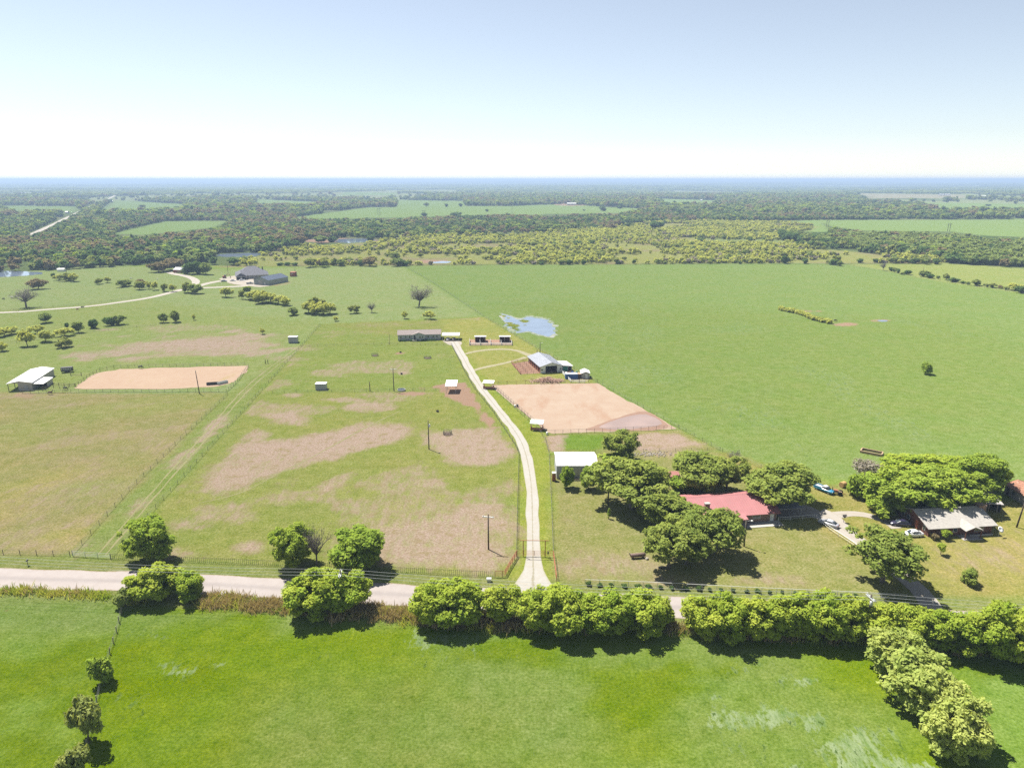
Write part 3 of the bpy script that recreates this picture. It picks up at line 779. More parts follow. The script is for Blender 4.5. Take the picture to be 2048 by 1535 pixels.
# nominal 8 m wide trees, scaled where they stand
for i in range(4):
    proto(f'hedge{i}', 100 + i, 110, 4.0, .2, 8.0, .85, 15000, .34, 'leaf_hedge', .17, 1.3, bias=.35)
    proto(f'oak{i}', 120 + i, 120, 4.0, 1.4, 7.6, .78, 16000, .29, 'leaf_oak', .27, 2.0, 'grey_bark', bias=.45)
    proto(f'elm{i}', 140 + i, 110, 4.0, .9, 8.0, .8, 14000, .31, 'leaf_elm', .22, 1.6, bias=.42)
for i in range(3):
    proto(f'airy{i}', 165 + i, 90, 4.0, 2.5, 7.8, .66, 7600, .28, 'leaf_oak', .26, 2.0, 'grey_bark', bias=.4, nl=16, bare=.5)
    proto(f'pale{i}', 170 + i, 120, 4.0, .2, 7.0, .8, 13000, .33, 'leaf_pale', .16, 1.0, bias=.35)
    proto(f'bush{i}', 180 + i, 26, 4.0, .1, 6.5, 1.4, 2600, .62, 'leaf_elm', .15, .8, bias=.35)
    proto(f'darkbush{i}', 190 + i, 28, 4.0, .3, 6.6, 1.3, 2600, .6, 'leaf_dark', .2, 1.0, bias=.35)
    proto(f'midtree{i}', 200 + i, 34, 4.0, 1.0, 7.0, 1.2, 2800, .62, 'leaf_mid', .22, 1.6, bias=.4)
    proto(f'mesq{i}', 210 + i, 30, 4.0, 1.5, 6.2, .95, 1700, .5, 'leaf_yellow', .2, 1.5, bias=.35, nl=14, bare=.7)
    proto(f'olive{i}', 220 + i, 32, 4.0, 1.0, 6.4, 1.1, 2200, .6, 'leaf_olive', .2, 1.5, bias=.4, nl=12, bare=.5)
    proto(f'brown{i}', 230 + i, 32, 4.0, 1.2, 6.4, 1.15, 2300, .6, 'leaf_brown', .22, 1.5, bias=.4, nl=12, bare=.5)
    proto(f'bare{i}', 240 + i, 34, 4.0, 2.0, 8.0, .8, 0, .3, 'leaf_grey', .24, 2.2, 'grey_bark', bias=.5, nl=30, bare=1.1, sub=6)
    proto(f'greybush{i}', 250 + i, 26, 4.0, .3, 6.5, 1.2, 1500, .34, 'leaf_grey', .14, .8, 'grey_bark', nl=20, bare=1.0)
proto('sapling0', 260, 12, 4.0, 4.0, 11.0, 1.8, 1400, .75, 'leaf_hedge', .3, 4.4, bias=.3)
proto('shrub0', 262, 16, 4.0, .4, 7.6, 1.6, 2600, .6, 'leaf_oak', .3, 1.0, bias=.4)
proto('column0', 264, 16, 4.0, .3, 20, 2.2, 1500, .9, 'leaf_elm', .3, 3, bias=.3)

def tree(kind, px, base_py, wpx, top_py, name, label, group=None, cat='tree', hk=1.0, dz=0):
    wd, lf, W0, H0 = PROTO[kind]
    p = G(px, base_py); m = ppm(p)
    w = wpx / m * .87
    h = max(zat(p, top_py) - p.z, .5) * hk * .97
    h *= .84 if kind.startswith(('hedge', 'pale')) else .93 if base_py > 900 else 1.0     # seen from above a round crown shows its far shoulder
    e = empty(name, p, RND.random() * 6.28, label, cat, group)
    e.scale = (w / W0 * 1.0, w / W0 * 1.0, h / H0)
    put('trunk', wd, e)
    if lf: put('crown', lf, e)
    return e

ORD = 'first second third fourth fifth sixth seventh eighth ninth tenth eleventh twelfth thirteenth fourteenth fifteenth sixteenth seventeenth eighteenth nineteenth twentieth twenty-first twenty-second twenty-third'.split()
# --- the row of trees on the field side of the road
T = lambda *a, **k: tree(*a, **k)
HR = 'hedgerow_tree'
T('hedge0', 315, 1196, 92, 1120, HR, 'bright green roadside tree with a smaller tree close beside it, near the wire fence corner')
T('hedge1', 381, 1194, 60, 1138, HR, 'small open-crowned roadside tree paired with a larger one')
T('hedge2', 628, 1226, 104, 1134, HR, 'roadside tree forming one half of the round pair hiding a utility pole, field fence side')
T('hedge3', 690, 1224, 94, 1132, HR, 'roadside tree of the round pair hiding a utility pole, shading the road')
T('hedge1', 862, 1244, 84, 1156, HR, 'roadside tree standing beside the open stretch of sunlit road')
T('hedge0', 915, 1246, 112, 1150, HR, 'full round roadside tree across the road from the red pipe fence corner')
T('hedge3', 1008, 1244, 76, 1158, HR, 'narrow roadside tree opposite the mouth of the white gravel driveway', hk=.97)
for i, (px, by, w, ty) in enumerate(((1072,1254,84,1168),(1120,1262,104,1160),(1178,1258,92,1172),(1232,1260,96,1170),(1290,1258,92,1176),(1318,1250,62,1186))):
    T(f'hedge{(i * 3 + 1) % 4}', px, by, w, ty, HR, f'{ORD[i]} tree of the roadside row counted from the white driveway mouth', 'roadside row beside the driveway mouth')
for i, (px, by, w, ty) in enumerate(((1408,1268,84,1188),(1452,1272,84,1178),(1502,1272,92,1182),(1548,1272,90,1180),(1598,1272,92,1178),(1645,1274,88,1180),(1695,1276,90,1182),(1732,1272,76,1192))):
    T(f'hedge{(i * 3 + 2) % 4}', px, by, w, ty, HR, f'{ORD[i]} tree of the roadside row facing the brick house, counted from the road gap', 'roadside row facing the red-roofed house')
for i, (px, by, w, ty) in enumerate(((1782,1290,92,1198),(1830,1292,92,1206),(1880,1296,92,1212),(1928,1300,84,1216),(1985,1316,104,1192),(2040,1326,104,1204),(2100,1336,110,1206))):
    T(f'hedge{(i + 3) % 4}', px, by, w, ty, HR, f'{ORD[i]} tree of the roadside row past the power pole, counted from that pole', 'roadside row past the second driveway')
for k, px, by, w, ty, lb in (('pale0',1800,1352,116,1252,'pale green bushy tree on the field fence, joined to the roadside row'),
        ('pale1',1838,1416,134,1296,'pale green bushy tree in the middle of the three on the field fence'),
        ('pale2',1880,1452,118,1352,'pale green bushy tree on the field fence between its two neighbours'),
        ('pale0',1906,1500,128,1384,'pale green bushy tree at the open-field end of the field fence row')):
    T(k, px, by, w, ty, 'fence_line_tree', lb)
T('olive0', 252, 1212, 42, 1172, 'fence_line_shrub', 'thin shrub where the field fence meets the roadside', cat='shrub')
T('bush0', 207, 1364, 44, 1312, 'fence_line_shrub', 'round shrub on the field fence past the bare strip', cat='shrub')
T('olive1', 178, 1484, 66, 1392, 'fence_line_shrub', 'tall loose shrub on the field fence casting a shadow into the grass', cat='shrub')
T('olive2', 160, 1560, 56, 1490, 'fence_line_shrub', 'low shrub at the lower end of the field fence', cat='shrub')
# --- trees along the pasture fence across the road
T('elm0', 300, 1121, 90, 1032, 'pasture_tree', 'lone green tree on the pasture fence corner by the road')
T('elm1', 588, 1132, 80, 1046, 'pasture_tree', 'leaning green tree beside a bare tree on the pasture fence')
T('bare0', 634, 1132, 54, 1042, 'bare_tree', 'leafless tree between two green trees on the pasture fence')
T('elm2', 712, 1138, 108, 1056, 'pasture_tree', 'broad green tree on the pasture fence beside the bare tree')
T('bush1', 700, 1141, 60, 1112, 'fence_line_shrub', 'low shrub under the broad tree on the pasture fence', cat='shrub')
# --- trees round the red-roofed house
T('elm3', 1134, 975, 30, 929, 'yard_tree', 'small tree before the white-roofed workshop, at its open yard end')
T('elm0', 1177, 978, 34, 930, 'yard_tree', 'small tree before the white-roofed workshop, beside the big oak')
T('oak0', 1264, 1018, 152, 914, 'oak_tree', 'huge round oak beside the lamp pole and workshop')
T('airy0', 1240, 925, 76, 862, 'oak_tree', 'oak with yellowish leaves standing by the arena paddock')
T('bush0', 1232, 930, 66, 905, 'yard_shrub', 'tangled shrub at the foot of the yellowish oak', cat='shrub')
T('oak1', 1334, 1056, 110, 984, 'oak_tree', 'green oak growing against the chimney side of the red-roofed house')
T('airy1', 1338, 1136, 104, 1042, 'oak_tree', 'open two-stemmed oak on the lawn beside the fallen tank', )
T('oak2', 1372, 1128, 84, 1052, 'oak_tree', 'dense oak behind the two-stemmed oak on the lawn')
T('airy2', 1428, 1106, 118, 1010, 'oak_tree', 'spreading oak in front of the red-roofed house porch')
T('oak3', 1404, 984, 120, 902, 'oak_tree', 'large oak behind the red-roofed house, next to the pink shed')
T('airy0', 1452, 984, 76, 912, 'oak_tree', 'smaller oak behind the red-roofed house, next to the dead tree')
T('oak2', 1558, 1012, 142, 922, 'oak_tree', 'broad oak shading the carport of the red-roofed house')
T('bush2', 1362, 985, 50, 950, 'yard_shrub', 'leafy shrub growing round the pink-roofed shed', cat='shrub')
T('bare1', 1466, 930, 28, 896, 'dead_tree', 'grey dead tree behind the red-roofed house')
T('column0', 1218, 1037, 7, 1014, 'sapling', 'thin young tree alone on the lawn below the lamp pole')
T('airy1', 1764, 1164, 134, 1060, 'oak_tree', 'large spreading oak over the second driveway')
# --- trees round the wood-sided house
T('elm1', 1800, 1022, 130, 938, 'shade_tree', 'green shade tree at the car-park end of the grove behind the wood-sided house')
T('elm2', 1868, 1024, 128, 936, 'shade_tree', 'green shade tree of the grove right behind the wood-sided house roof')
T('elm3', 1916, 1018, 104, 940, 'shade_tree', 'green shade tree of the grove beside the rusty-roofed shed')
T('hedge2', 1842, 966, 120, 906, 'shade_tree', 'grove tree on the pasture side, next to the grey thicket')
T('elm0', 1960, 986, 96, 906, 'shade_tree', 'grove tree on the pasture side, next to the long rust-roofed building')
T('hedge3', 1902, 958, 88, 908, 'shade_tree', 'grove tree on the pasture side between two others')
T('greybush0', 1736, 968, 68, 918, 'bare_thicket', 'grey leafless thicket beside the grove', cat='thicket')
T('bush1', 1716, 994, 44, 946, 'yard_shrub', 'bright green shrub beside the round hay bale', cat='shrub')
T('bush2', 1762, 1034, 54, 1000, 'yard_shrub', 'low shrub at the foot of the grove by the loop drive', cat='shrub')
T('sapling0', 1890, 1078, 18, 1058, 'young_tree', 'small bright young tree before the wood-sided house porch')
T('sapling0', 1881, 1108, 18, 1084, 'young_tree', 'small young tree on the open lawn of the wood-sided house')
T('shrub0', 1936, 1166, 32, 1136, 'lawn_shrub', 'round dark shrub alone on the mown lawn', cat='shrub')
T('brown0', 1867, 1078, 16, 1065, 'lawn_shrub', 'brownish shrub beside the corner of the wood-sided house', cat='shrub')
# --- low shrubs planted along the pipe rail fence
for i in range(23):
    u = i / 22
    px = 1176 + (1712 - 1176) * u; by = 1171 + (1194 - 1171) * u + RND.uniform(-.6, .6)
    T(f'darkbush{i % 3}', px + RND.uniform(-3, 3), by, RND.uniform(8, 13), by - RND.uniform(6, 9), 'fence_shrub', f'{ORD[i]} small shrub along the white rail fence, counted from the ranch gate', 'shrubs along the white rail fence', 'shrub')
# --- trees dotted over the pastures
DOTS = [
 ('brown0',76,578,31,557,'round reddish-brown tree beyond the large bare tree'),('bare0',53,615,52,573,'large bare spreading tree beside the estate road'),
 ('darkbush0',107,556,8,546,'tiny dark bush near the west pond'),('midtree0',92,645,25,625,'round green tree alone below the estate road'),
 ('midtree1',157,665,21,643,'loose green tree beside a dense dark bush'),('darkbush1',187,656,20,638,'dense dark bush next to a loose green tree'),
 ('darkbush2',219,651,20,634,'dark half of a twin bush on the fence line'),('midtree2',238,649,24,630,'rounder half of a twin bush on the fence line'),
 ('darkbush1',134,655,9,645,'tiny dark bush on the fence line'),('midtree0',327,645,20,626,'green tree next to an upright one below the estate road'),
 ('midtree2',351,644,19,620,'upright green tree next to a rounder one below the estate road'),('midtree1',391,587,27,568,'dense green tree at the estate road fork'),
 ('olive0',376,585,22,564,'loose olive tree at the estate road fork'),('midtree0',252,572,24,558,'green tree above the bend of the estate road'),
 ('midtree2',586,630,20,614,'small round green tree near the yellow thicket'),('bare1',838,613,46,568,'big bare tree above the ranch house'),
 ('mesq0',860,638,24,622,'yellow-green leaning tree above the ranch house'),('mesq1',810,637,14,622,'thin yellow-green tree above the ranch house'),
 ('bare2',744,625,20,604,'small bare crooked tree in the upper pasture'),('olive1',708,626,22,610,'thin olive tree in the upper pasture'),
 ('mesq2',525,668,12,655,'tiny yellow tree near the white metal box'),('mesq0',452,594,26,574,'bare-stemmed yellow tree before the dark-roofed estate'),
 ('bush0',1852,748,21,725,'lone small green tree in the great pasture'),('mesq1',388,640,8,628,'wispy sapling below the estate road'),
 ('bush1',494,582,16,572,'green bush at the head of the yellow thicket'),('olive2',484,598,12,580,'bare-stemmed tree at the head of the yellow thicket'),
 ('mesq2',672,642,12,632,'wispy low tree in the upper pasture'),
]
for k, px, by, w, ty, lb in DOTS:
    T(k, px, by, w, ty, 'pasture_tree' if k[:4] not in ('bare',) else 'bare_tree', lb)
GRP = [
 ('mesquite_tree', 'yellow-green tree of the loose cluster behind the pole barn', 'cluster of yellow trees over the left barn',
  [('mesq0',10,672,30,655),('mesq1',24,668,26,652),('mesq2',55,692,32,656),('mesq0',92,683,32,660),('mesq1',76,666,22,650),('mesq2',130,672,34,655),('olive0',132,694,28,674),('olive1',118,696,16,684),('mesq1',5,702,22,684)]),
 ('pasture_tree', 'small tree in the row above the estate road', 'row of small trees above the estate road',
  [('olive0',198,568,16,556),('olive2',280,579,20,562),('mesq0',215,565,14,553),('brown1',281,574,18,558),('mesq1',298,578,14,562),('mesq2',310,580,16,562),('midtree1',246,574,20,559),('olive1',330,583,16,567),('mesq0',346,583,14,568),('olive0',133,562,24,546),('mesq1',148,563,20,546),('mesq2',118,560,20,548),('brown2',140,560,14,550)]),
 ('mesquite_tree', 'yellow thicket tree below the estate', 'yellow thicket below the estate',
  [('mesq0',508,600,32,580),('mesq1',524,606,34,582),('mesq2',541,606,30,584),('olive0',532,604,26,582),('mesq0',558,608,30,590),('mesq1',570,611,24,594),('olive1',500,598,22,584),('olive2',518,607,20,590)]),
 ('mesquite_tree', 'tree in the round yellow clump above the ranch house', 'round yellow clump above the ranch house',
  [('mesq0',618,626,34,602),('olive0',634,622,30,594),('mesq1',646,629,36,604),('mesq2',660,627,28,604),('mesq0',630,628,28,608)]),
 ('hedge_tree', 'bush on the slanting fence of the great pasture', 'fence line of the great pasture',
  [('bare2',1766,541,14,523),('darkbush0',1782,542,10,534),('midtree0',1789,544,9,535),('darkbush1',1796,546,8,537),('darkbush2',1815,549,14,540),('midtree1',1804,549,8,544),('midtree2',1848,553,18,541),('darkbush0',1859,556,16,547),('olive0',1892,560,14,547),('darkbush1',1908,564,18,555),('midtree0',1936,570,8,563),('midtree2',1952,571,18,558),('olive1',1985,575,18,566),('brown0',2000,577,10,570),('darkbush2',2040,586,18,572),('mesq0',2030,580,30,566),('midtree1',1876,558,7,551),('olive2',2012,580,12,573),('olive1',1972,574,10,567),('darkbush0',1926,567,9,562)]),
 ('hedge_tree', 'bush along the far fence of the great pasture', 'far fence of the great pasture',
  [('darkbush0',1569,527,14,511),('darkbush1',1610,527,13,516),('darkbush2',1668,530,20,518),('midtree0',1680,532,10,521),('darkbush1',1720,525,14,517),('darkbush0',1752,525,14,517),('midtree1',1786,526,18,514),('midtree2',1806,526,16,516),('darkbush2',1830,527,18,516),('midtree0',1850,528,18,515),('darkbush1',1872,528,16,516),('midtree1',1268,528,9,518),('darkbush0',1235,528,9,521),('darkbush2',1168,529,10,520),('darkbush0',1139,529,12,519),('midtree0',1122,529,14,519),('darkbush1',1083,529,12,523),('midtree2',1330,528,9,522),('olive0',1420,528,9,521),('darkbush0',1480,528,8,522)]),
 ('hedge_tree', 'tree in the mixed clump where the fences meet', 'mixed clump where the pasture fences meet',
  [('midtree0',682,532,17,518),('darkbush0',722,532,12,520),('brown0',740,532,26,513),('midtree2',795,532,24,516),('midtree1',790,520,22,504),('darkbush1',808,532,18,520),('olive0',648,534,22,516),('olive1',620,534,26,516),('darkbush2',575,531,14,524),('darkbush0',590,531,14,525),('darkbush1',560,531,14,525),('brown1',645,534,18,518)]),
 ('estate_tree', 'big rounded tree beside the brown shed', 'trees beside the brown shed',
  [('brown0',318,544,36,524),('brown1',350,540,40,516),('darkbush0',394,548,30,523),('midtree0',412,549,22,525),('darkbush2',380,548,24,526)]),
 ('scrub_tree', 'dark rounded tree over the pale scrub', 'dark trees over the pale scrub',
  [('darkbush0',1312,458,30,442),('darkbush1',1255,458,18,446),('brown1',1222,460,24,448),('darkbush2',1380,456,14,449),('darkbush0',1155,492,18,481),('darkbush1',1182,492,18,480),('darkbush2',1110,494,12,484),('darkbush0',742,483,18,470),('midtree0',642,486,28,471),('brown0',600,489,26,471),('darkbush1',664,484,20,473),('darkbush2',823,505,12,496),('darkbush0',1400,485,18,476),('darkbush1',1500,483,12,474),('darkbush2',1530,482,12,475),('midtree2',1000,478,20,466),('brown2',960,466,22,452),('darkbush0',1040,508,14,499)]),
 ('field_tree', 'solitary tree in the far pale field', 'solitary trees in the far pale field',
  [('midtree0',853,413,11,405),('darkbush0',893,414,7,407),('darkbush1',921,413,9,406),('darkbush2',848,433,12,425),('darkbush0',912,436,22,424),('midtree1',285,416,12,409),('darkbush1',974,423,6,418),('darkbush2',1205,422,12,412),('darkbush0',1240,417,14,411),('midtree0',1168,422,6,418),('darkbush1',1976,412,12,408)]),
]
COUNT = {'cluster of yellow trees over the left barn': 'from the far side', 'row of small trees above the estate road': 'from the pond', 'yellow thicket below the estate': 'from the road', 'round yellow clump above the ranch house': 'from the estate', 'fence line of the great pasture': 'from the scrub', 'far fence of the great pasture': 'from the mixed clump', 'mixed clump where the pasture fences meet': 'from the estate', 'trees beside the brown shed': 'from the pond', 'dark trees over the pale scrub': 'from the estate', 'solitary trees in the far pale field': 'from the highway'}
for nm, lb, gp, lst in GRP:
    for j, (k, px, by, w, ty) in enumerate(sorted(lst, key=lambda t: t[1])): T(k, px, by, w, ty, nm, f'{ORD[j]} {lb}, {COUNT[gp]}', gp)
# --- front row of the dense wood on the right, tree by tree
EDGE = [(1562,480),(1600,485),(1650,492),(1700,496),(1760,501),(1800,505),(1850,512),(1890,522),(1930,529),(1980,531),(2048,534),(2120,537)]
cnt = 0
for row in range(2):
    for j in range(46):
        u = (j + RND.random() * .6) / 46 * (len(EDGE) - 1); i = int(min(u, len(EDGE) - 2)); f = u - i
        px = EDGE[i][0] * (1 - f) + EDGE[i+1][0] * f; by = EDGE[i][1] * (1 - f) + EDGE[i+1][1] * f - row * 4 - RND.uniform(0, 1.5)
        w = RND.uniform(15, 26); 
        T(RND.choice(['midtree0','midtree1','midtree2','darkbush0','darkbush2','midtree1']), px, by, w, by - RND.uniform(12, 19), 'wood_tree', 'tree on the front edge of the dense wood beyond the great pasture', 'front edge of the dense wood')

# ------------------------------------------------------------------ woods and scrub too far to count: instanced stuff
LIB = bpy.data.collections.new('foliage_library')
def lib(name, K, a, z0, z1, cr, n, size, leaf, seed):
    rng = np.random.default_rng(seed)
    me = leaf_mesh(name, crown_clumps(rng, K, a, a, z0, z1, cr, .35), n, size, rng, M[leaf], (.3, 1.05))
    o = bpy.data.objects.new(name, me); c = bpy.data.collections.new('lib_' + name); c.objects.link(o); return o
WOODS = [lib(f'wood_{lf}_{i}', 14, 4.4, .2, 8.2, 1.7, 420, 1.25, 'leaf_' + lf, 300 + i) for i, lf in enumerate(('dark','dark','mid','dark','olive','brown','mid','elm'))]
SCRUBS = [lib(f'scrub_{lf}_{i}', 12, 2.6, .3, 3.8, .95, 260, .8, 'leaf_' + lf, 330 + i) for i, lf in enumerate(('yellow','yellow','olive','yellow','grey','mid'))]
def grove(name, leafs, seed):
    rng = np.random.default_rng(seed); cl = []
    for _ in range(26): cl.append((rng.uniform(-21, 21), rng.uniform(-21, 21), rng.uniform(3.0, 5.2), rng.uniform(3.0, 5.4)))
    me = leaf_mesh(name, cl, 700, 2.6, rng, M[leafs], (.5, 1.05)); o = bpy.data.objects.new(name, me)
    c = bpy.data.collections.new('lib_' + name); c.objects.link(o); return o
GROVES = [grove(f'grove_{lf}_{i}', 'leaf_' + lf, 350 + i) for i, lf in enumerate(('dark','mid','mid','olive','mid'))]
WEEDS = []
def weedlib(name, leaf, n, h, r, seed, wid=.05):
    rng = np.random.default_rng(seed); v = []; f = []
    for k in range(n):
        x, y = rng.normal() * r * .45, rng.normal() * r * .45
        a = rng.random() * 6.28; hh = h * (.5 + .8 * rng.random()); bx, by = rng.normal() * .35 * hh, rng.normal() * .35 * hh
        dx, dy = math.cos(a) * wid, math.sin(a) * wid
        o = len(v); v += [(x - dx, y - dy, -.02), (x + dx, y + dy, -.02), (x + bx * .5 + dx * .7, y + by * .5 + dy * .7, hh * .6), (x + bx, y + by, hh), (x + bx * .5 - dx * .7, y + by * .5 - dy * .7, hh * .6)]
        f.append((o, o + 1, o + 2, o + 3, o + 4))
    me = bpy.data.meshes.new(name); me.from_pydata(v, [], f); me.update()
    me.attributes.new('tint', 'FLOAT', 'FACE').data.foreach_set('value', rng.random(n).astype(np.float32))
    me.materials.append(M[leaf]); ob = bpy.data.objects.new(name, me)
    c = bpy.data.collections.new('lib_' + name); c.objects.link(ob); return ob

def scatter(name, protos, pts, scl, idx, label, cat):
    """one stuff object: its points carry instanced plants"""
    pts = np.asarray(pts, np.float32); n = len(pts)
    me = bpy.data.meshes.new(name); me.vertices.add(n); me.vertices.foreach_set('co', pts.ravel()); me.update()
    me.attributes.new('sc', 'FLOAT_VECTOR', 'POINT').data.foreach_set('vector', np.asarray(scl, np.float32).ravel())
    me.attributes.new('rz', 'FLOAT_VECTOR', 'POINT').data.foreach_set('vector', np.stack([np.zeros(n), np.zeros(n), NP.random(n) * 6.28], 1).astype(np.float32).ravel())
    me.attributes.new('pick', 'INT', 'POINT').data.foreach_set('value', np.asarray(idx, np.int32))
    o = put(name, me)
    ng = bpy.data.node_groups.new(name + '_scatter', 'GeometryNodeTree')
    ng.interface.new_socket('Geometry', in_out='INPUT', socket_type='NodeSocketGeometry')
    ng.interface.new_socket('Geometry', in_out='OUTPUT', socket_type='NodeSocketGeometry')
    N = ng.nodes; L = ng.links
    gi = N.new('NodeGroupInput'); go = N.new('NodeGroupOutput')
    g2i = N.new('GeometryNodeGeometryToInstance')
    for pr in reversed(protos):                     # the socket lists its links last first
        ob = N.new('GeometryNodeObjectInfo'); ob.inputs['Object'].default_value = pr; ob.inputs['As Instance'].default_value = True
        L.new(ob.outputs['Geometry'], g2i.inputs[0])
    ip = N.new('GeometryNodeInstanceOnPoints'); ip.inputs['Pick Instance'].default_value = True
    L.new(gi.outputs[0], ip.inputs['Points']); L.new(g2i.outputs[0], ip.inputs['Instance'])
    def named(nm, typ):
        a = N.new('GeometryNodeInputNamedAttribute'); a.data_type = typ; a.inputs[0].default_value = nm; return a.outputs[0]
    L.new(named('pick', 'INT'), ip.inputs['Instance Index'])
    e2r = N.new('FunctionNodeEulerToRotation'); L.new(named('rz', 'FLOAT_VECTOR'), e2r.inputs[0]); L.new(e2r.outputs[0], ip.inputs['Rotation'])
    L.new(named('sc', 'FLOAT_VECTOR'), ip.inputs['Scale'])
    L.new(ip.outputs[0], go.inputs[0])
    md = o.modifiers.new('scatter', 'NODES'); md.node_group = ng
    prop(o, label, cat, kind='stuff'); return o

def candidates(r0, r1, cell, half=.74):
    xs = np.arange(-r1 * math.sin(half), r1 * math.sin(half), cell); ys = np.arange(r0 * .6, r1, cell)
    A, B = np.meshgrid(xs, ys); A = A.ravel(); B = B.ravel()
    A = A + (NP.random(A.size) - .5) * cell * .9; B = B + (NP.random(B.size) - .5) * cell * .9
    r = np.hypot(A, B); k = (r > r0) & (r < r1) & (np.abs(np.arctan2(A, B)) < half)
    return A[k], B[k]
HOLES = [W(p) for p in ([(60,474),(100,456),(150,431),(190,411),(212,401),(236,390),(226,390),(204,401),(182,409),(142,427),(92,451),(50,470)],
    [(426,508),(500,504),(530,508),(500,516),(430,516)],[(600,480),(690,475),(770,478),(760,489),(600,489)],[(970,364),(1030,378),(1040,380),(1000,371),(985,364)])]
def open_mask(A, B):
    k = np.ones(A.size, bool)
    # a tree nearer than a clearing would hide it: the clearing runs on as far as the eye sees into it
    for P in FAR_FIELDS + HOLES[2:3]:
        for q in (1.0, 1.03, 1.06, 1.09, 1.12): k &= sdist(A * q, B * q, P) < -3
    for P in HOLES:
        for q in (1.0, 1.04, 1.08): k &= sdist(A * q, B * q, P) < -2
    k &= sdist(A, B, NEAR) < -4
    k &= sdist(A, B, SCRUB) < 2
    return k
def woods(r0, r1, cell, name, protos, smin, smax, wts, label):
    A, B = candidates(r0, r1, cell)
    k = open_mask(A, B)
    inw = sdist(A, B, WOOD_R) > 0
    dens = np.clip(.93 - far_noise(A, B) * .95, .03, 1) * np.where(fbm(A, B, 70, 14, 3) > .38, 1, .25)
    k &= (NP.random(A.size) < np.where(inw, .97, dens))
    A, B = A[k], B[k]; n = A.size
    s = smin + (smax - smin) * NP.random(n); s *= .8 + .5 * fbm(A, B, 130, 17, 3)
    sc = np.stack([s * (.9 + .3 * NP.random(n)), s * (.9 + .3 * NP.random(n)), s * (.75 + .35 * NP.random(n))], 1)
    big = fbm(A, B, 160, 19, 3)                      # neighbouring trees tend to be of a kind
    idx = NP.choice(len(protos), n, p=np.array(wts) / sum(wts))
    idx = np.where((big > .6) & (NP.random(n) < .4), 5 % len(protos), idx)
    inw2 = inw[k]; idx = np.where(inw2 & (NP.random(n) < .8), 2 % len(protos), idx)
    return scatter(name, protos, np.stack([A, B, hgt(A, B)], 1), sc, idx, label, 'woodland')
woods(560, 1800, 8.2, 'woodland', WOODS, .75, 1.35, (3, 3, 2.5, 3, 1.6, .8, 2, .8), 'mixed woodland beyond the pastures')
woods(1800, 4200, 14.5, 'woodland', WOODS, 1.2, 2.1, (2, 1.6, 3, 1.6, 2.6, .7, 3, 1.4), 'hazy woodland in the middle distance')
woods(4200, 24000, 62, 'woodland', GROVES, .9, 1.5, (3, 3, 2, 1.2, 3), 'blue distant woodland reaching to the horizon')
# pale scrub
A, B = candidates(560, 1500, 5.2)
k = sdist(A, B, SCRUB) > 1
k &= sdist(A, B, W([(600,480),(690,475),(770,478),(760,489),(600,489)])) < 0
k &= sdist(A, B, W([(848,520),(915,520),(915,529),(848,529)])) < 0
k &= NP.random(A.size) < np.clip((fbm(A, B, 75, 41, 4) - .40) * 5.5, .03, .9)
A, B = A[k], B[k]; n = A.size
s = .7 + .8 * NP.random(n)
scatter('mesquite_scrub', SCRUBS, np.stack([A, B, hgt(A, B)], 1), np.stack([s, s, s * (.8 + .5 * NP.random(n))], 1), NP.choice(6, n, p=[.25, .25, .17, .15, .1, .08]), 'pale yellow-green scrub between the pastures and woodland', 'scrub')
# dry weeds on the field side of the road
WD = [weedlib('weed_dry', 'leaf_weed', 60, 1.0, 1.2, 401, .06), weedlib('weed_gold', 'leaf_gold', 60, .8, 1.2, 402, .06), weedlib('weed_green', 'leaf_elm', 60, .7, 1.2, 403, .06)]
def strip(px, halfw, n, seed):
    rng = np.random.default_rng(seed); P = catmull(W(px), 1.0); i = rng.integers(0, len(P), n)
    return np.array([(P[j].x + rng.normal() * .5, P[j].y + rng.normal() * halfw * .5, 0.0) for j in i])
p1 = strip([(412,1202),(560,1212),(700,1222),(830,1232),(1000,1244),(1180,1250)], 2.2, 520, 1)
p2 = strip([(-60,1180),(60,1184),(160,1190),(240,1196),(300,1200)], .9, 70, 2)
p3 = strip([(1330,1258),(1390,1262),(1700,1278),(1950,1298),(2100,1316)], 1.6, 300, 3)
pp = np.concatenate([p1, p2, p3]); n = len(pp); s = .7 + .8 * NP.random(n)
scatter('roadside_weeds', WD, pp, np.stack([s, s, s], 1), np.concatenate([NP.choice(3, len(p1), p=[.55, .3, .15]), NP.choice(3, len(p2), p=[.15, .45, .4]), NP.choice(3, len(p3), p=[.3, .2, .5])]), 'tall dry weeds along the field side of the road', 'weeds')
# reeds in the swale of the great pasture
p4 = strip([(1562,620),(1600,628),(1630,640),(1658,646)], 3.0, 260, 5); s = .35 + .3 * NP.random(len(p4))
scatter('swale_reeds', SCRUBS[:3], p4, np.stack([s, s, s], 1), NP.choice(3, len(p4), p=[.4, .4, .2]), 'yellow-green reeds in the swale of the great pasture', 'reeds')
# grass tufts standing in the flooded pond
PD = W([(1006,630),(1030,640),(1056,640),(1052,655),(1036,662),(1018,652)])
A, B = NP.uniform(min(p.x for p in PD), max(p.x for p in PD), 900), NP.uniform(min(p.y for p in PD), max(p.y for p in PD), 900)
k = (sdist(A, B, PD) > 0) & (fbm(A, B, 7, 61, 3) > .5); A, B = A[k], B[k]; s = .6 + .6 * NP.random(A.size)
scatter('pond_grass', [WD[2], WD[1]], np.stack([A, B, np.full(A.size, .03)], 1), np.stack([s * 1.6, s * .8, s * .5], 1), NP.choice(2, A.size), 'grass tufts standing in the shallow pond', 'grass')
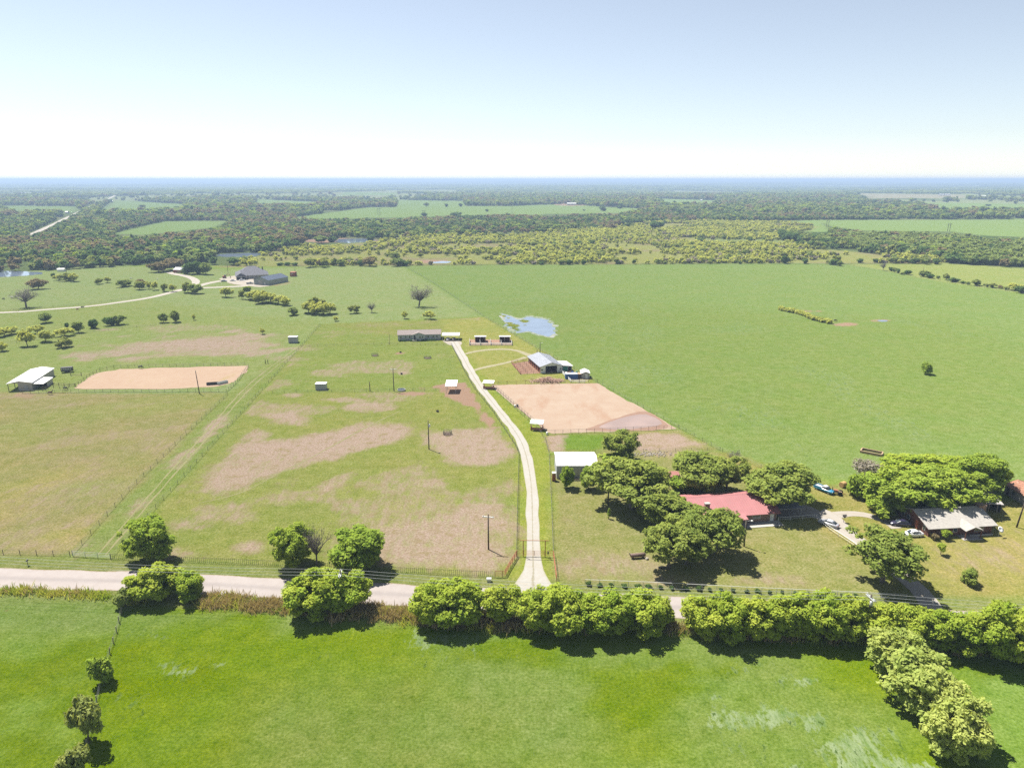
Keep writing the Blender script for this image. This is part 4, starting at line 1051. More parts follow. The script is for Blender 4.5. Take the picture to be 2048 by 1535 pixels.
# ------------------------------------------------------------------ buildings
def site(fl, fr, D):
    """front-left and front-right ground pixels -> centre, heading, length"""
    a = G(*fl) if not isinstance(fl, Vector) else fl
    b = G(*fr) if not isinstance(fr, Vector) else fr
    v = b - a; rz = math.atan2(v.y, v.x); L = math.hypot(v.x, v.y)
    c = (a + b) / 2 + Vector((-math.sin(rz), math.cos(rz), 0)) * D / 2
    return c, rz, L

def prismx(mb, poly, x0, x1):
    n = len(poly)
    vs = [(x0, y, z) for y, z in poly] + [(x1, y, z) for y, z in poly]
    fs = [tuple(range(n)), tuple(range(2*n-1, n-1, -1))] + [(i, (i+1) % n, (i+1) % n + n, i + n) for i in range(n)]
    return mb.add(vs, fs)

def slab(mb, a, b, x0, x1, t, axis):
    """sloping roof slab from (s,z) a to b, spanning x0..x1 on the other axis"""
    (s0, z0), (s1, z1) = a, b
    q = [(s0, z0), (s1, z1), (s1, z1 + t), (s0, z0 + t)]
    return prismx(mb, q, x0, x1) if axis == 'x' else mb.prism(q, x0, x1)

def gable(e, L, D, eave, ridge, axis='x', over=.35, wall='pale_wall', roof='white_metal', ribs=.0, z0=0.0, t=.1, walls=True, off=0.0, cap=True):
    """walls with gables and a two-slope roof; axis is the way the ridge runs"""
    h = D / 2 if axis == 'x' else L / 2; w = L / 2 if axis == 'x' else D / 2
    sl = (ridge - eave) / (h if not off else h)
    wm = None
    if walls:
        mb = MB(); poly = [(-h, z0), (h, z0), (h, eave), (off, ridge), (-h, eave)]
        (prismx(mb, poly, -w, w) if axis == 'x' else mb.prism(poly, -w, w))
        wm = mb.build('wall', M[wall], e)
    mb = MB()
    sL = (ridge - eave) / (h + off); sR = (ridge - eave) / (h - off)
    pl = (-h - over, eave - over * sL + .02); pr = (h + over, eave - over * sR + .02); tp = (off, ridge + .02)
    slab(mb, pl, tp, -w - over, w + over, t, axis); slab(mb, tp, pr, -w - over, w + over, t, axis)
    if ribs:
        n = int((2 * w + 2 * over) / ribs)
        for i in range(n + 1):
            x = -w - over + i * (2 * w + 2 * over) / n
            for a, b in ((pl, tp), (tp, pr)):
                slab(mb, (a[0], a[1] + t), (b[0], b[1] + t), x - .03, x + .03, .045, axis)
    if cap:
        q = [(off - .25, ridge - .25 * sL + t + .03), (off + .25, ridge - .25 * sR + t + .03), (off, ridge + t + .07)]
        prismx(mb, q, -w - over - .01, w + over + .01) if axis == 'x' else mb.prism(q, -w - over - .01, w + over + .01)
    r = mb.build('roof', M[roof], e)
    return wm, r

def onface(face, L, D, u0, u1, z0, z1, out, inn=.06):
    mb = MB()
    if face == 'front': mb.box(u0, u1, -D/2 - out, -D/2 + inn, z0, z1)
    elif face == 'back': mb.box(u0, u1, D/2 - inn, D/2 + out, z0, z1)
    elif face == 'left': mb.box(-L/2 - out, -L/2 + inn, u0, u1, z0, z1)
    else: mb.box(L/2 - inn, L/2 + out, u0, u1, z0, z1)
    return mb

def window(e, face, L, D, u, z, w, h, frame='white_paint', pane='glass', name='window'):
    f = onface(face, L, D, u - w/2, u + w/2, z, z + h, .05).build(name, M[frame], e)
    p = onface(face, L, D, u - w/2 + .08, u + w/2 - .08, z + .08, z + h - .08, .07).build('pane' if name == 'window' else 'panel', M[pane], f)
    return f

def door(e, face, L, D, u, w, h, mat='white_paint', z=0.0):
    f = onface(face, L, D, u - w/2, u + w/2, z, z + h, .05).build('door', M[mat], e)
    onface(face, L, D, u + w*.36, u + w*.42, z + h*.45, z + h*.5, .1).build('handle', M['dark_steel'], f)
    return f

# --- white-roofed workshop by the driveway
c, rz, L = site((1113, 957), (1194, 957), 10.0); D = 10.0
e = empty('workshop', c, rz, 'grey metal workshop with a bright white roof beside the big oak', 'workshop')
wm, rf = gable(e, L, D, 3.9, 4.9, 'x', .15, 'grey_wall', 'white_metal', 1.0)
door(e, 'front', L, D, -L/2 + 1.6, 1.0, 2.1); onface('front', L, D, -.5, 3.2, 0, 3.1, .05).build('roller_door', M['pale_wall'], e)
window(e, 'front', L, D, L/2 - 1.8, 1.2, 1.2, 1.0)
mb = MB()
for i in range(14):
    x = -L*.24 + i*.42 + RND.uniform(-.1, .1); y = RND.uniform(-2.4, -1.4); s = (4.9-3.9)/(D/2)
    z = 4.9 + y*s + .125
    w = RND.uniform(.15, .32)
    mb.add([(x-w, y-.25, z-.25*s+.012), (x+w, y-.25, z-.25*s+.012), (x+w*.8, y+.3, z+.3*s+.012), (x-w*.7, y+.3, z+.3*s+.012)], [(0,1,2,3)])
mb.build('roof_patch', M['grey_metal'], rf)
p = G(1116, 958); e = empty('upright_tank', p + Vector((-1.2, -.9, 0)), 0, 'rusty red upright machine standing at the workshop corner', 'machine')
MB().box(-.5, .5, -.45, .45, .15, 2.2).build('cabinet', M['rust'], e); MB().box(-.55, .55, -.5, .5, 2.2, 2.5).build('lid', M['white_paint'], e); MB().box(-.5, .5, -.4, .4, 0, .16).build('base', M['dark_steel'], e)
p = G(1152, 960); e = empty('plank_stack', p, .1, 'stack of pale boards lying before the workshop', 'boards')
for i in range(4): MB().box(-2.2 + i*.2, 2.0 - i*.15, -.5 + i*.03, .5 - i*.03, .12*i, .12*i + .11).build('board', M['wood_tan'] if i % 2 else M['white_paint'], e)

# --- red-roofed brick house
c, rz, L = site((1392, 1052), (1552, 1041), 12.0); D = 12.0
e = empty('brick_house', c, rz, 'long brick ranch house under a bright red metal roof', 'house')
wm, rf = gable(e, L, D, 2.5, 4.7, 'x', .7, 'brick', 'red_roof', .6)
mb = MB(); x0, x1 = -L/2 + 2.2, L/2 - 8.6; s = (4.7 - 2.5) / (D/2)
slab(mb, (-D/2 - 2.6, 2.5 - .9*s), (-D/2 - .2, 2.5 + .18), x0, x1, .1, 'x')
n = int((x1 - x0) / .6)
for i in range(n + 1):
    xx = x0 + i*(x1-x0)/n; slab(mb, (-D/2 - 2.6, 2.6 - .9*s), (-D/2 - .2, 2.78), xx-.03, xx+.03, .045, 'x')
pr_ = mb.build('porch_roof', M['red_roof'], e)
for i in range(4): MB().box(-.08, .08, -.08, .08, 0, 2.2).build('porch_post', M['white_paint'], e, loc=(x0 + .5 + i*(x1-x0-1)/3, -D/2 - 2.3, 0))
MB().box(x0, L/2 + .6, -D/2 - 2.7, -D/2, .0, .12).build('porch_floor', M['concrete'], e)
ch = MB().box(-.55, .55, -.4, .4, 2.0, 4.7).build('chimney', M['brick'], rf, loc=(-L/2 + 3.4, -D/2 + 2.2, 0)); 
ch2 = MB().box(-.65, .65, -.5, .5, 0, .18).build('chimney_cap', M['concrete'], e, loc=(-L/2 + 3.4, -D/2 + 2.2, 4.7))
for u, w in ((L/2 - 5.2, 2.0), (L/2 - 1.9, .001), (-1.5, 1.8), (-5.5, 1.8)):
    if w > .1: window(e, 'front', L, D, u, .95, w, 1.15)
door(e, 'front', L, D, L/2 - 1.2, 1.0, 2.1, 'white_paint'); door(e, 'front', L, D, 1.2, 1.0, 2.1, 'wood_dark')
for u in (-2.5, 2.0): window(e, 'right', L, D, u, 1.0, 1.2, 1.1); window(e, 'left', L, D, u, 1.0, 1.2, 1.1)
MB().box(-.3, .3, -.3, .3, 4.0, 4.9).build('roof_vent', M['red_roof'], rf, loc=(L/2 - 1.6, .7, 0))
hv = Vector((math.cos(rz), math.sin(rz), 0)); bk = Vector((-math.sin(rz), math.cos(rz), 0))
e2 = empty('carport', c + hv*(L/2 + 4.1) - bk*1.2, rz, 'low grey flat carport at the end of the brick house', 'carport')
mb = MB(); slab(mb, (-3.6, 2.25), (3.6, 2.45), -3.6, 3.6, .12, 'x')
for i in range(13): slab(mb, (-3.6, 2.37), (3.6, 2.57), -3.6 + i*.59, -3.55 + i*.59, .04, 'x')
mb.build('roof', M['grey_metal'], e2)
for x in (-3.2, 3.2):
    for y in (-3.2, 0, 3.2): MB().box(-.06, .06, -.06, .06, 0, 2.36 + y*.028).build('post', M['galv'], e2, loc=(x, y, 0))
# --- pink-roofed shed behind it
c, rz, L = site((1329, 966), (1357, 966), 3.4); D = 3.4
e = empty('garden_shed', c, rz, 'small shed with a faded pink roof half hidden by shrubs', 'shed')
gable(e, L, D, 2.0, 2.5, 'x', .25, 'pale_wall', 'pink_roof', .5); door(e, 'front', L, D, -.3, .9, 1.8, 'wood_tan')
p = G(1318, 962); e = empty('junk_pile', p, .3, 'heap of white barrels and scrap beside the pink-roofed shed', 'scrap heap')
for i in range(6):
    MB().lathe([(.28,0),(.3,.1),(.3,.75),(.27,.85)], 10).build('barrel', M[RND.choice(['white_paint','galv','tan_cloth'])], e, True, loc=(RND.uniform(-1.3, 1.3), RND.uniform(-.7, .7), 0))
# --- wood-sided house
c, rz, L = site((1856, 1073), (1982, 1066), 11.0); D = 11.0
e = empty('wooden_house', c, rz, 'dark wood-sided house with a pale shingle roof, porch gable and brick chimney', 'house')
wm, rf = gable(e, L, D, 2.5, 4.3, 'x', .75, 'wood_wall', 'shingle', 0)
mb = MB()
for i in range(int(L/.6)):
    mb.box(-L/2 + i*.6, -L/2 + i*.6 + .06, -D/2 - .03, -D/2 + .02, .1, 2.3)
for i in range(int(D/.6)):
    mb.box(-L/2 - .03, -L/2 + .02, -D/2 + i*.6, -D/2 + i*.6 + .06, .1, 2.4)
mb.build('batten', M['wood_dark'], wm); 
pg = MB(); g0, g1 = -.5, 3.3; gm = (g0 + g1)/2
pg.add([(g0-.3,-D/2-2.6,2.25),(gm,-D/2-2.6,3.15),(g1+.3,-D/2-2.6,2.25),(g0-.3,-D/2+.4,2.35),(gm,-D/2+2.0,3.25),(g1+.3,-D/2+.4,2.35),
        (g0-.3,-D/2-2.6,2.37),(gm,-D/2-2.6,3.27),(g1+.3,-D/2-2.6,2.37),(g0-.3,-D/2+.4,2.47),(gm,-D/2+2.0,3.37),(g1+.3,-D/2+.4,2.47)],
       [(0,1,4,3),(1,2,5,4),(6,9,10,7),(7,10,11,8),(0,6,7,1),(1,7,8,2),(0,3,9,6),(2,8,11,5)])
pg.build('porch_roof', M['shingle'], e)
for x in (g0, g1): MB().box(-.09, .09, -.09, .09, 0, 2.35).build('porch_post', M['wood_wall'], e, loc=(x, -D/2 - 2.3, 0))
MB().box(g0 - .4, g1 + .4, -D/2 - 2.6, -D/2, 0, .14).build('porch_floor', M['concrete'], e)
window(e, 'front', L, D, L/2 - 3.3, .7, 2.2, 1.45); window(e, 'front', L, D, -L/2 + 3.2, .9, .9, 1.2); window(e, 'front', L, D, -1.4, .9, 1.1, 1.1)
door(e, 'front', L, D, 1.2, 1.0, 2.1, 'wood_wall'); window(e, 'left', L, D, 2.0, .9, 1.3, 1.2); window(e, 'left', L, D, 3.8, .9, 1.0, 1.2); door(e, 'left', L, D, -1.2, 1.0, 2.1, 'pipe_red'); window(e, 'left', L, D, -3.8, .9, .8, 1.3)
MB().box(-.9, .9, -1.1, 1.1, 0, 4.6).build('chimney', M['brick'], e, loc=(L/2 + .92, .4, 0)); MB().box(-1.0, 1.0, -1.2, 1.2, 4.6, 4.75).build('chimney_cap', M['brick'], e, loc=(L/2 + .92, .4, 0))
for x, y in ((-5.5, .35), (-4.2, .5), (-3.2, .35), (-6.2, .6)): MB().box(-.5, .5, -.12, .12, 3.95, 4.72).build('roof_panel', M['glass'], rf, loc=(x, y, 0))
MB().lathe([(.12,3.2),(.12,3.75),(.18,3.76),(.18,3.86)], 8).build('vent', M['galv'], rf, loc=(-L/2 + 3, -D/2 + 2.0, -.3))
MB().box(L/2 - 6.2, L/2 - .3, -D/2 - .9, -D/2 - .6, 0, .35).build('planter_edge', M['concrete'], e)
# rusty-roofed shed
c, rz, L = site((1966, 1024), (2007, 1023), 9.0); D = 9.0; rz += -.25
e = empty('lean_shed', c, rz, 'open-fronted shed with a grey roof streaked with rust', 'shed')
mb = MB(); slab(mb, (-D/2 - .4, 2.3), (D/2 + .3, 3.1), -L/2 - .3, L/2 + .3, .1, 'x')
for i in range(10): slab(mb, (-D/2 - .4, 2.4), (D/2 + .3, 3.2), -L/2 - .3 + i*(L+.6)/9.2, -L/2 - .25 + i*(L+.6)/9.2, .04, 'x')
mb.build('roof', M['shed_roof'], e)
MB().box(-L/2, -L/2 + .1, -D/2, D/2, 0, 2.3).box(L/2 - .1, L/2, -D/2, D/2, 0, 2.3).box(-L/2 + .1, L/2 - .1, D/2 - .1, D/2, 0, 3.0).box(-L/2 + .1, -L/2 + 2.2, -D/2, -D/2 + .1, 0, 2.3).build('wall', M['wood_grey'], e)
for x in (-.1, L/2 - .9): MB().box(-.1, .1, -.1, .1, 0, 2.3).build('post', M['wood_grey'], e, loc=(x, -D/2 + .1, 0))
# long rust-roofed building at the edge
c, rz, L = site((2007, 986), (2075, 1026), 7.0); D = 7.0
e = empty('long_shed', c, rz, 'long whitewashed building under a rust-orange metal roof', 'shed')
gable(e, L, D, 2.6, 3.6, 'x', .35, 'pale_wall', 'rust_roof', .8)
for u in (-L/2 + 3.2, -L/2 + 8, 2, 6): window(e, 'front', L, D, u, 1.0, 1.1, .9, 'wood_dark')
door(e, 'front', L, D, -L/2 + 1.3, 1.0, 2.1, 'wood_dark')

# --- ranch house and carport at the head of the driveway
c, rz, L = site((796, 681.5), (882, 679.5), 8.5); D = 8.5
e = empty('manufactured_house', c, rz, 'long pale blue-grey manufactured home with a tan roof and central gable', 'house')
wm, rf = gable(e, L, D, 3.1, 4.7, 'x', .3, 'grey_wall', 'shingle_tan', 0, z0=.0)
onface('front', L, D, -L/2 - .02, L/2 + .02, .0, .75, .03).build('skirting', M['skirting'], e)
mb = MB(); g0, g1 = -3.7, 3.0; gm = (g0 + g1)/2
mb.prism([(g0, .02), (g1, .02), (g1, 3.1), (gm, 4.2), (g0, 3.1)], -D/2 - 1.0, -D/2 + .1); mb.build('gable_wall', M['grey_wall'], e)
mb = MB(); slab(mb, (g0 - .3, 3.06), (gm, 4.27), -D/2 - 1.25, -D/2 + 2.8, .1, 'y'); slab(mb, (gm, 4.27), (g1 + .3, 3.06), -D/2 - 1.25, -D/2 + 2.8, .1, 'y'); mb.build('gable_roof', M['shingle_tan'], e)
for u in (-9.6, -7.0, -5.0, 4.6, 7.2, 9.0): window(e, 'front', L, D, u, 1.3, 1.0, 1.3)
for u in (.3, 1.5):
    f = MB().box(u - .5, u + .5, -D/2 - 1.06, -D/2 - .95, 1.3, 2.6).build('window', M['white_paint'], e); MB().box(u - .42, u + .42, -D/2 - 1.09, -D/2 - .96, 1.38, 2.52).build('pane', M['glass'], f)
f = MB().box(-2.9, -2.0, -D/2 - 1.06, -D/2 - .95, .8, 2.9).build('door', M['dark'], e)
MB().box(-3.6, -1.2, -D/2 - 2.6, -D/2 - 1.05, 0, .7).build('steps', M['concrete'], e)
mb = MB()
for i in range(30):
    x = RND.uniform(-L/2, L/2 - .5); mb.lathe([(.05,0),(.45,.3),(.4,.7),(.1,.95)], 6, (x, -D/2 - 1.5 - RND.random()*.4, 0))
o = mb.build('foundation_shrubs', M['leaf_dark'], None); o.location = c; o.rotation_euler = (0, 0, rz); prop(o, 'low clipped shrubs along the front of the manufactured home', 'shrubs', kind='stuff')
c2, rz2, L2 = site((885, 681), (918, 681), 7.0); D2 = 7.0
e = empty('metal_carport', c2, rz2, 'open white metal carport beside the manufactured home', 'carport')
gable(e, L2, D2, 2.7, 3.3, 'x', .2, 'white_paint', 'white_metal', .8, walls=False)
for x in (-L2/2 + .15, 0, L2/2 - .15):
    for y in (-D2/2 + .15, D2/2 - .15): MB().box(-.07, .07, -.07, .07, 0, 2.75).build('post', M['white_paint'], e, loc=(x, y, 0))

# --- loafing sheds with white-fenced runs
for i, (a, b, lb) in enumerate((((950,684),(971,684),'white-roofed run shed of the pens, on the driveway side'), ((999,684),(1020,684),'white-roofed run shed of the pens, on the pond side'))):
    c, rz, L = site(a, b, 4.2); D = 4.2
    e = empty('run_shed', c, rz, lb, 'shed')
    mb = MB(); slab(mb, (-D/2 - .4, 2.9), (D/2 + .2, 2.4), -L/2 - .3, L/2 + .3, .1, 'x')
    for k in range(8): slab(mb, (-D/2 - .4, 3.0), (D/2 + .2, 2.5), -L/2 - .3 + k*(L+.5)/7, -L/2 - .25 + k*(L+.5)/7, .04, 'x')
    mb.build('roof', M['white_metal'], e)
    MB().box(-L/2, -L/2 + .1, -D/2, D/2, 0, 2.55).box(L/2 - .1, L/2, -D/2, D/2, 0, 2.55).box(-L/2 + .1, L/2 - .1, D/2 - .1, D/2, 0, 2.4).box(-.05, .05, -D/2, D/2 - .1, 0, 2.55).build('wall', M['rust'], e)
    for x in (-L/2 + .1, 0, L/2 - .1): MB().box(-.07, .07, -.07, .07, 0, 2.8).build('post', M['white_paint'], e, loc=(x, -D/2 - .1, 0))

# --- horse barn with stall runs
c, rz, L = site((1081, 746.5), (1124, 743.5), 19.0); D = 19.0
e = empty('horse_barn', c, rz, 'grey-roofed horse barn with an open centre aisle and outdoor stall runs', 'barn')
h = L/2
mb = MB(); ow = 2.6
mb.box(-h, -ow, -D/2, -D/2 + .12, 0, 3.0).box(ow, h, -D/2, -D/2 + .12, 0, 3.0); mb.prism([(-h, 3.0), (h, 3.0), (0, 4.5)], -D/2, -D/2 + .12)
mb.box(-h, -ow, D/2 - .12, D/2, 0, 3.0).box(ow, h, D/2 - .12, D/2, 0, 3.0); mb.prism([(-h, 3.0), (h, 3.0), (0, 4.5)], D/2 - .12, D/2)
mb.build('end_wall', M['white_paint'], e)
MB().box(h - .1, h, -D/2 + .12, D/2 - .12, 0, 3.0).build('side_wall', M['white_paint'], e)
for i in range(6): 
    y = -D/2 + .12 + i*(D - .24)/6
    MB().box(-h, -h + .1, y, y + (D-.24)/6 - 1.3, 0, 3.0).build('stall_wall', M['rust'], e)
MB().box(-ow, ow, -D/2 + .4, D/2 - .4, .01, .05).build('aisle_floor', M['pen_dirt'], e)
for s in (-1, 1): MB().box(s*ow - .06, s*ow + .06, -D/2 + .2, D/2 - .2, 0, 2.6).build('stall_front', M['wood_dark'], e)
gable(e, L, D, 3.0, 4.5, 'y', .5, 'white_paint', 'grey_metal', .9, walls=False)
for u in (-4.2, 4.2):
    f = onface('front', L, D, u - .5, u + .5, 1.1, 1.9, .04).build('window', M['white_paint'], e); onface('front', L, D, u - .4, u + .4, 1.2, 1.8, .06).build('pane', M['glass'], f)
# lean-to room with the green door
hv = Vector((math.cos(rz), math.sin(rz), 0)); bk = Vector((-math.sin(rz), math.cos(rz), 0))
c3 = c + hv*(L/2 + 2.4) - bk*(D/2 - 4.5)
e3 = empty('tack_room', c3, rz, 'small lean-to room with a green front at the side of the horse barn', 'shed')
mb = MB(); mb.prism([(-2.3, 0), (2.3, 0), (2.3, 2.3), (-2.3, 2.8)], -4.0, 4.0); mb.build('wall', M['pale_wall'], e3)
mb = MB(); slab(mb, (-2.35, 2.83), (2.7, 2.27), -4.3, 4.3, .1, 'y'); mb.build('roof', M['white_metal'], e3)
MB().box(-1.9, .3, -4.06, -3.95, 0, 2.2).build('door', M['green_paint'], e3); MB().box(.6, 1.9, -4.05, -3.95, .0, 2.0).build('painted_opening', M['dark'], e3)  # doorway is a dark panel on solid wall, interior shade put into its colour

# --- run-in shelter in the paddock
c, rz, L = site((892, 786), (912, 786), 6.2); D = 6.2
e = empty('run_in_shelter', c, rz, 'white sheet roof on four posts over bare ground in the paddock', 'shelter')
mb = MB(); slab(mb, (-D/2 - .3, 2.9), (D/2 + .3, 3.5), -L/2 - .3, L/2 + .3, .08, 'x')
for i in range(9): slab(mb, (-D/2 - .3, 2.98), (D/2 + .3, 3.58), -L/2 - .3 + i*(L+.55)/8, -L/2 - .25 + i*(L+.55)/8, .04, 'x')
mb.build('roof', M['white_metal'], e)
for x in (-L/2 + .1, L/2 - .1):
    for y in (-D/2 + .1, D/2 - .1): MB().box(-.08, .08, -.08, .08, 0, 3.2 + y*.09 - .04).build('post', M['galv'], e, loc=(x, y, 0))
# --- white shelters
for px, py, w, D, h, lb in ((641, 780, 4.0, 3.0, 2.4, 'small white metal box shelter standing in the main paddock'), (585, 686, 4.2, 3.6, 3.0, 'white metal box shelter at the corner of the lane fence')):
    p = G(px, py); e = empty('calf_shelter', p + Vector((0, D/2, 0)), .05, lb, 'shelter')
    MB().box(-w/2, w/2, D/2 - .08, D/2, 0, h).box(-w/2, -w/2 + .08, -D/2, D/2 - .08, 0, h).box(w/2 - .08, w/2, -D/2, D/2 - .08, 0, h).box(-w/2 + .08, w/2 - .08, -D/2, -D/2 + .08, .1, h).build('wall', M['grey_metal'], e)
    mb = MB(); slab(mb, (-D/2 - .15, h + .15), (D/2 + .15, h), -w/2 - .15, w/2 + .15, .08, 'x'); mb.build('roof', M['white_metal'], e)
# --- arena shelters
for px, py, lb in ((977, 778, 'small white-roofed stand at the upper corner of the riding arena'), (1074, 861, 'small white-roofed stand at the lower corner of the riding arena')):
    p = G(px, py); e = empty('arena_stand', p + Vector((0, 1.4, 0)), -.15, lb, 'stand')
    mb = MB(); slab(mb, (-1.7, 2.5), (1.7, 2.8), -2.2, 2.2, .08, 'x'); mb.build('roof', M['white_metal'], e)
    for x in (-1.9, 1.9):
        for y in (-1.4, 1.4): MB().box(-.06, .06, -.06, .06, 0, 2.62 + y*.08).build('post', M['pipe_red'], e, loc=(x, y, 0))
    for x in (-1.9, 1.9): MB().box(-.03, .03, -1.4, 1.4, .2, 1.1).build('side_panel', M['pink_roof'], e, loc=(x, 0, 0))
    MB().box(-1.9, 1.9, -.03, .03, .2, 1.1).build('side_panel', M['pink_roof'], e, loc=(0, -1.4, 0))

# --- left barn
c, rz, L = site((17, 782.5), (65.5, 779.8), 22.5); D = 22.5
e = empty('pole_barn', c, rz, 'white-roofed pole barn with an open bay, beside the sand pen', 'barn')
h = L/2; mb = MB()
mb.box(-.6, h, -D/2, -D/2 + .1, 0, 3.1); mb.prism([(-h, 3.1), (h, 3.1), (0, 3.9)], -D/2, -D/2 + .1); mb.box(h - .1, h, -D/2 + .1, D/2 - .1, 0, 3.1); mb.box(-h, h, D/2 - .1, D/2, 0, 3.1)
mb.box(-.6, -.5, -D/2 + .1, D/2 - .1, 0, 3.1)
mb.build('wall', M['pale_wall'], e); gable(e, L, D, 3.1, 3.9, 'y', .35, 'pale_wall', 'white_metal', 1.0, walls=False)
for i in range(5): MB().box(-.09, .09, -.09, .09, 0, 3.1).build('post', M['wood_dark'], e, loc=(-h + .1, -D/2 + .2 + i*(D - .4)/4, 0))
MB().box(-h + .1, -.7, 4.4, 4.5, 0, 2.6).build('stall_partition', M['wood_tan'], e)
f = door(e, 'front', L, D, 2.2, 1.2, 2.2, 'grey_metal')
e3 = empty('barn_lean_to', c + Vector((math.cos(rz), math.sin(rz), 0))*(L/2 + 2.0) - Vector((-math.sin(rz), math.cos(rz), 0))*6.0, rz, 'low white-roofed lean-to on the side of the pole barn', 'shed')
mb = MB(); slab(mb, (-2.0, 2.5), (2.1, 2.2), -5.0, 5.0, .08, 'y'); mb.build('roof', M['white_metal'], e3)
MB().box(1.7, 1.8, -1.0, 4.8, 0, 2.2).box(-1.9, 1.7, 4.7, 4.8, 0, 2.2).build('wall', M['pale_wall'], e3)
for y in (-4.8, -2.0): MB().box(-.07, .07, -.07, .07, 0, 2.22).build('post', M['wood_dark'], e3, loc=(1.75, y, 0))
p = G(135, 744); e = empty('stock_trailer', p, .35, 'dark stock trailer parked behind the pole barn', 'trailer')
b_ = MB().box(-2.2, 2.2, -.95, .95, .55, 2.3).build('body', M['dark_steel'], e)
for i in range(5): MB().box(-2.0 + i*.8, -1.5 + i*.8, -.98, -.9, 1.3, 1.9).build('slat_opening', M['galv'], b_)
for x in (-.5, .5):
    for y in (-.85, .85): MB().tube([(x, y - .1, .35), (x, y + .1, .35)], .35, 12).build('wheel', M['rubber'], e)
MB().box(2.2, 3.6, -.06, .06, .5, .62).build('tongue', M['dark_steel'], e)

# --- the estate with dark roofs
c, rz, L = site((472, 559), (538, 556), 24.0); D = 24.0
e = empty('estate_house', c, rz, 'large new house under a broad dark hipped roof', 'house')
MB().box(-L/2 + .6, L/2 - .6, -D/2 + .6, D/2 - .6, 0, 3.1).build('wall', M['pale_wall'], e)
mb = MB(); x, y = L/2 + .2, D/2 + .2
mb.add([(-x,-y,3.0),(x,-y,3.0),(x,y,3.0),(-x,y,3.0),(-3,0,9.4),(3,0,9.4)], [(0,1,5,4),(1,2,5),(2,3,4,5),(3,0,4),(3,2,1,0)])
mb.build('roof', M['shingle_dark'], e)
mb = MB(); mb.add([(-L/2-.3,-D/2-4,2.9),(-L/2+9,-D/2-4,2.9),(-L/2+9,-D/2+6,5.5),(-L/2-.3,-D/2+6,5.5),(-L/2+4.3,-D/2-4.1,5.6),(-L/2+4.3,-D/2+7,7.2)], [(0,1,4),(1,2,5,4),(0,4,5,3),(2,3,5)]); mb.build('garage_roof', M['shingle_dark'], e)
MB().box(-L/2 + .3, -L/2 + 8.4, -D/2 - 3.5, -D/2 + .7, 0, 2.92).build('garage', M['pale_wall'], e)
for u in (-L/2 + 2.3, -L/2 + 6.3): MB().box(u - 1.4, u + 1.4, -D/2 - 3.56, -D/2 - 3.4, 0, 2.3).build('garage_door', M['dark'], e)
for u in (0, 3.2, 6.5, 9.6): 
    f = MB().box(u - .8, u + .8, -D/2 + .5, -D/2 + .7, .9, 2.4).build('window', M['white_paint'], e); MB().box(u - .68, u + .68, -D/2 + .46, -D/2 + .6, 1.0, 2.3).build('pane', M['glass'], f)
for x_, y_ in ((6.0, 1.0), (9.0, 3.0)): MB().box(-.5, .5, -.5, .5, 4.2, 8.2).build('chimney', M['dark_steel'], e, loc=(x_, y_, 0))
c, rz, L = site((511, 569.5), (544, 570.5), 24.0); D = 24.0
e = empty('metal_shop', c, rz - .18, 'grey metal shop building with a dark blue gable roof', 'workshop')
gable(e, L, D, 3.9, 6.4, 'y', .3, 'shop_wall', 'blue_metal', 1.2); onface('front', L, D, -2.6, 1.2, 0, 3.6, .06).build('roller_door', M['pale_wall'], e); door(e, 'front', L, D, 3.6, 1.0, 2.1)
window(e, 'right', L, D, -4, 1.2, 1.4, 1.0); window(e, 'right', L, D, 4, 1.2, 1.4, 1.0)
c, rz, L = site((347, 545.5), (371, 546), 9.0); D = 9.0
e = empty('brown_shed', c, rz, 'brown gabled shed among big trees on the estate', 'shed')
gable(e, L, D, 2.8, 4.4, 'x', .3, 'rust', 'grey_metal', 1.0); onface('front', L, D, -2, 1, 0, 2.5, .05).build('roller_door', M['wood_tan'], e)
p = G(585, 553); e = empty('storage_container', p + Vector((0, 3, 0)), .08, 'rust-brown storage container beside the metal shop', 'container')
b_ = MB().box(-2.2, 2.2, -3, 3, .1, 3.7).build('body', M['rust'], e); 
for x in (-1.05, 1.05): MB().box(x - 1.0, x + 1.0, -3.06, -2.95, .25, 3.5).build('door', M['pipe_red'], b_)
MB().box(-.9, -.1, -3.1, -3.0, 2.0, 2.8).build('placard', M['white_paint'], b_)
for x in (-2.25, 2.25):
    mb = MB(); [mb.box(x - .03, x + .03, -2.8 + i*.4, -2.6 + i*.4, .2, 3.6) for i in range(15)]; mb.build('corrugation', M['rust'], b_)
p = G(449, 556); e = empty('excavator', p, .4, 'orange excavator parked in the estate yard', 'excavator')
MB().box(-1.6, 1.6, -1.3, -.8, 0, .8).box(-1.6, 1.6, .8, 1.3, 0, .8).build('track', M['dark_steel'], e); MB().box(-1.5, 1.2, -1.1, 1.1, .8, 1.9).build('body', M['pipe_red'], e); MB().box(-.2, 1.2, -1.1, -.1, 1.9, 2.8).build('cab', M['glass'], e)
MB().tube([(1.0, .3, 1.6), (3.0, .3, 3.4), (4.6, .3, 2.2), (4.8, .3, .6)], [.25, .25, .2, .15], 6).build('arm', M['pipe_red'], e); MB().box(4.4, 5.2, -.2, .8, .1, .7).build('bucket', M['dark_steel'], e)
p = G(121, 543); e = empty('pond_shed', p + Vector((0, 2, 0)), 0, 'small white shed by the west pond', 'shed'); gable(e, 6.0, 4.0, 2.0, 2.7, 'x', .2, 'white_paint', 'white_metal', 0)

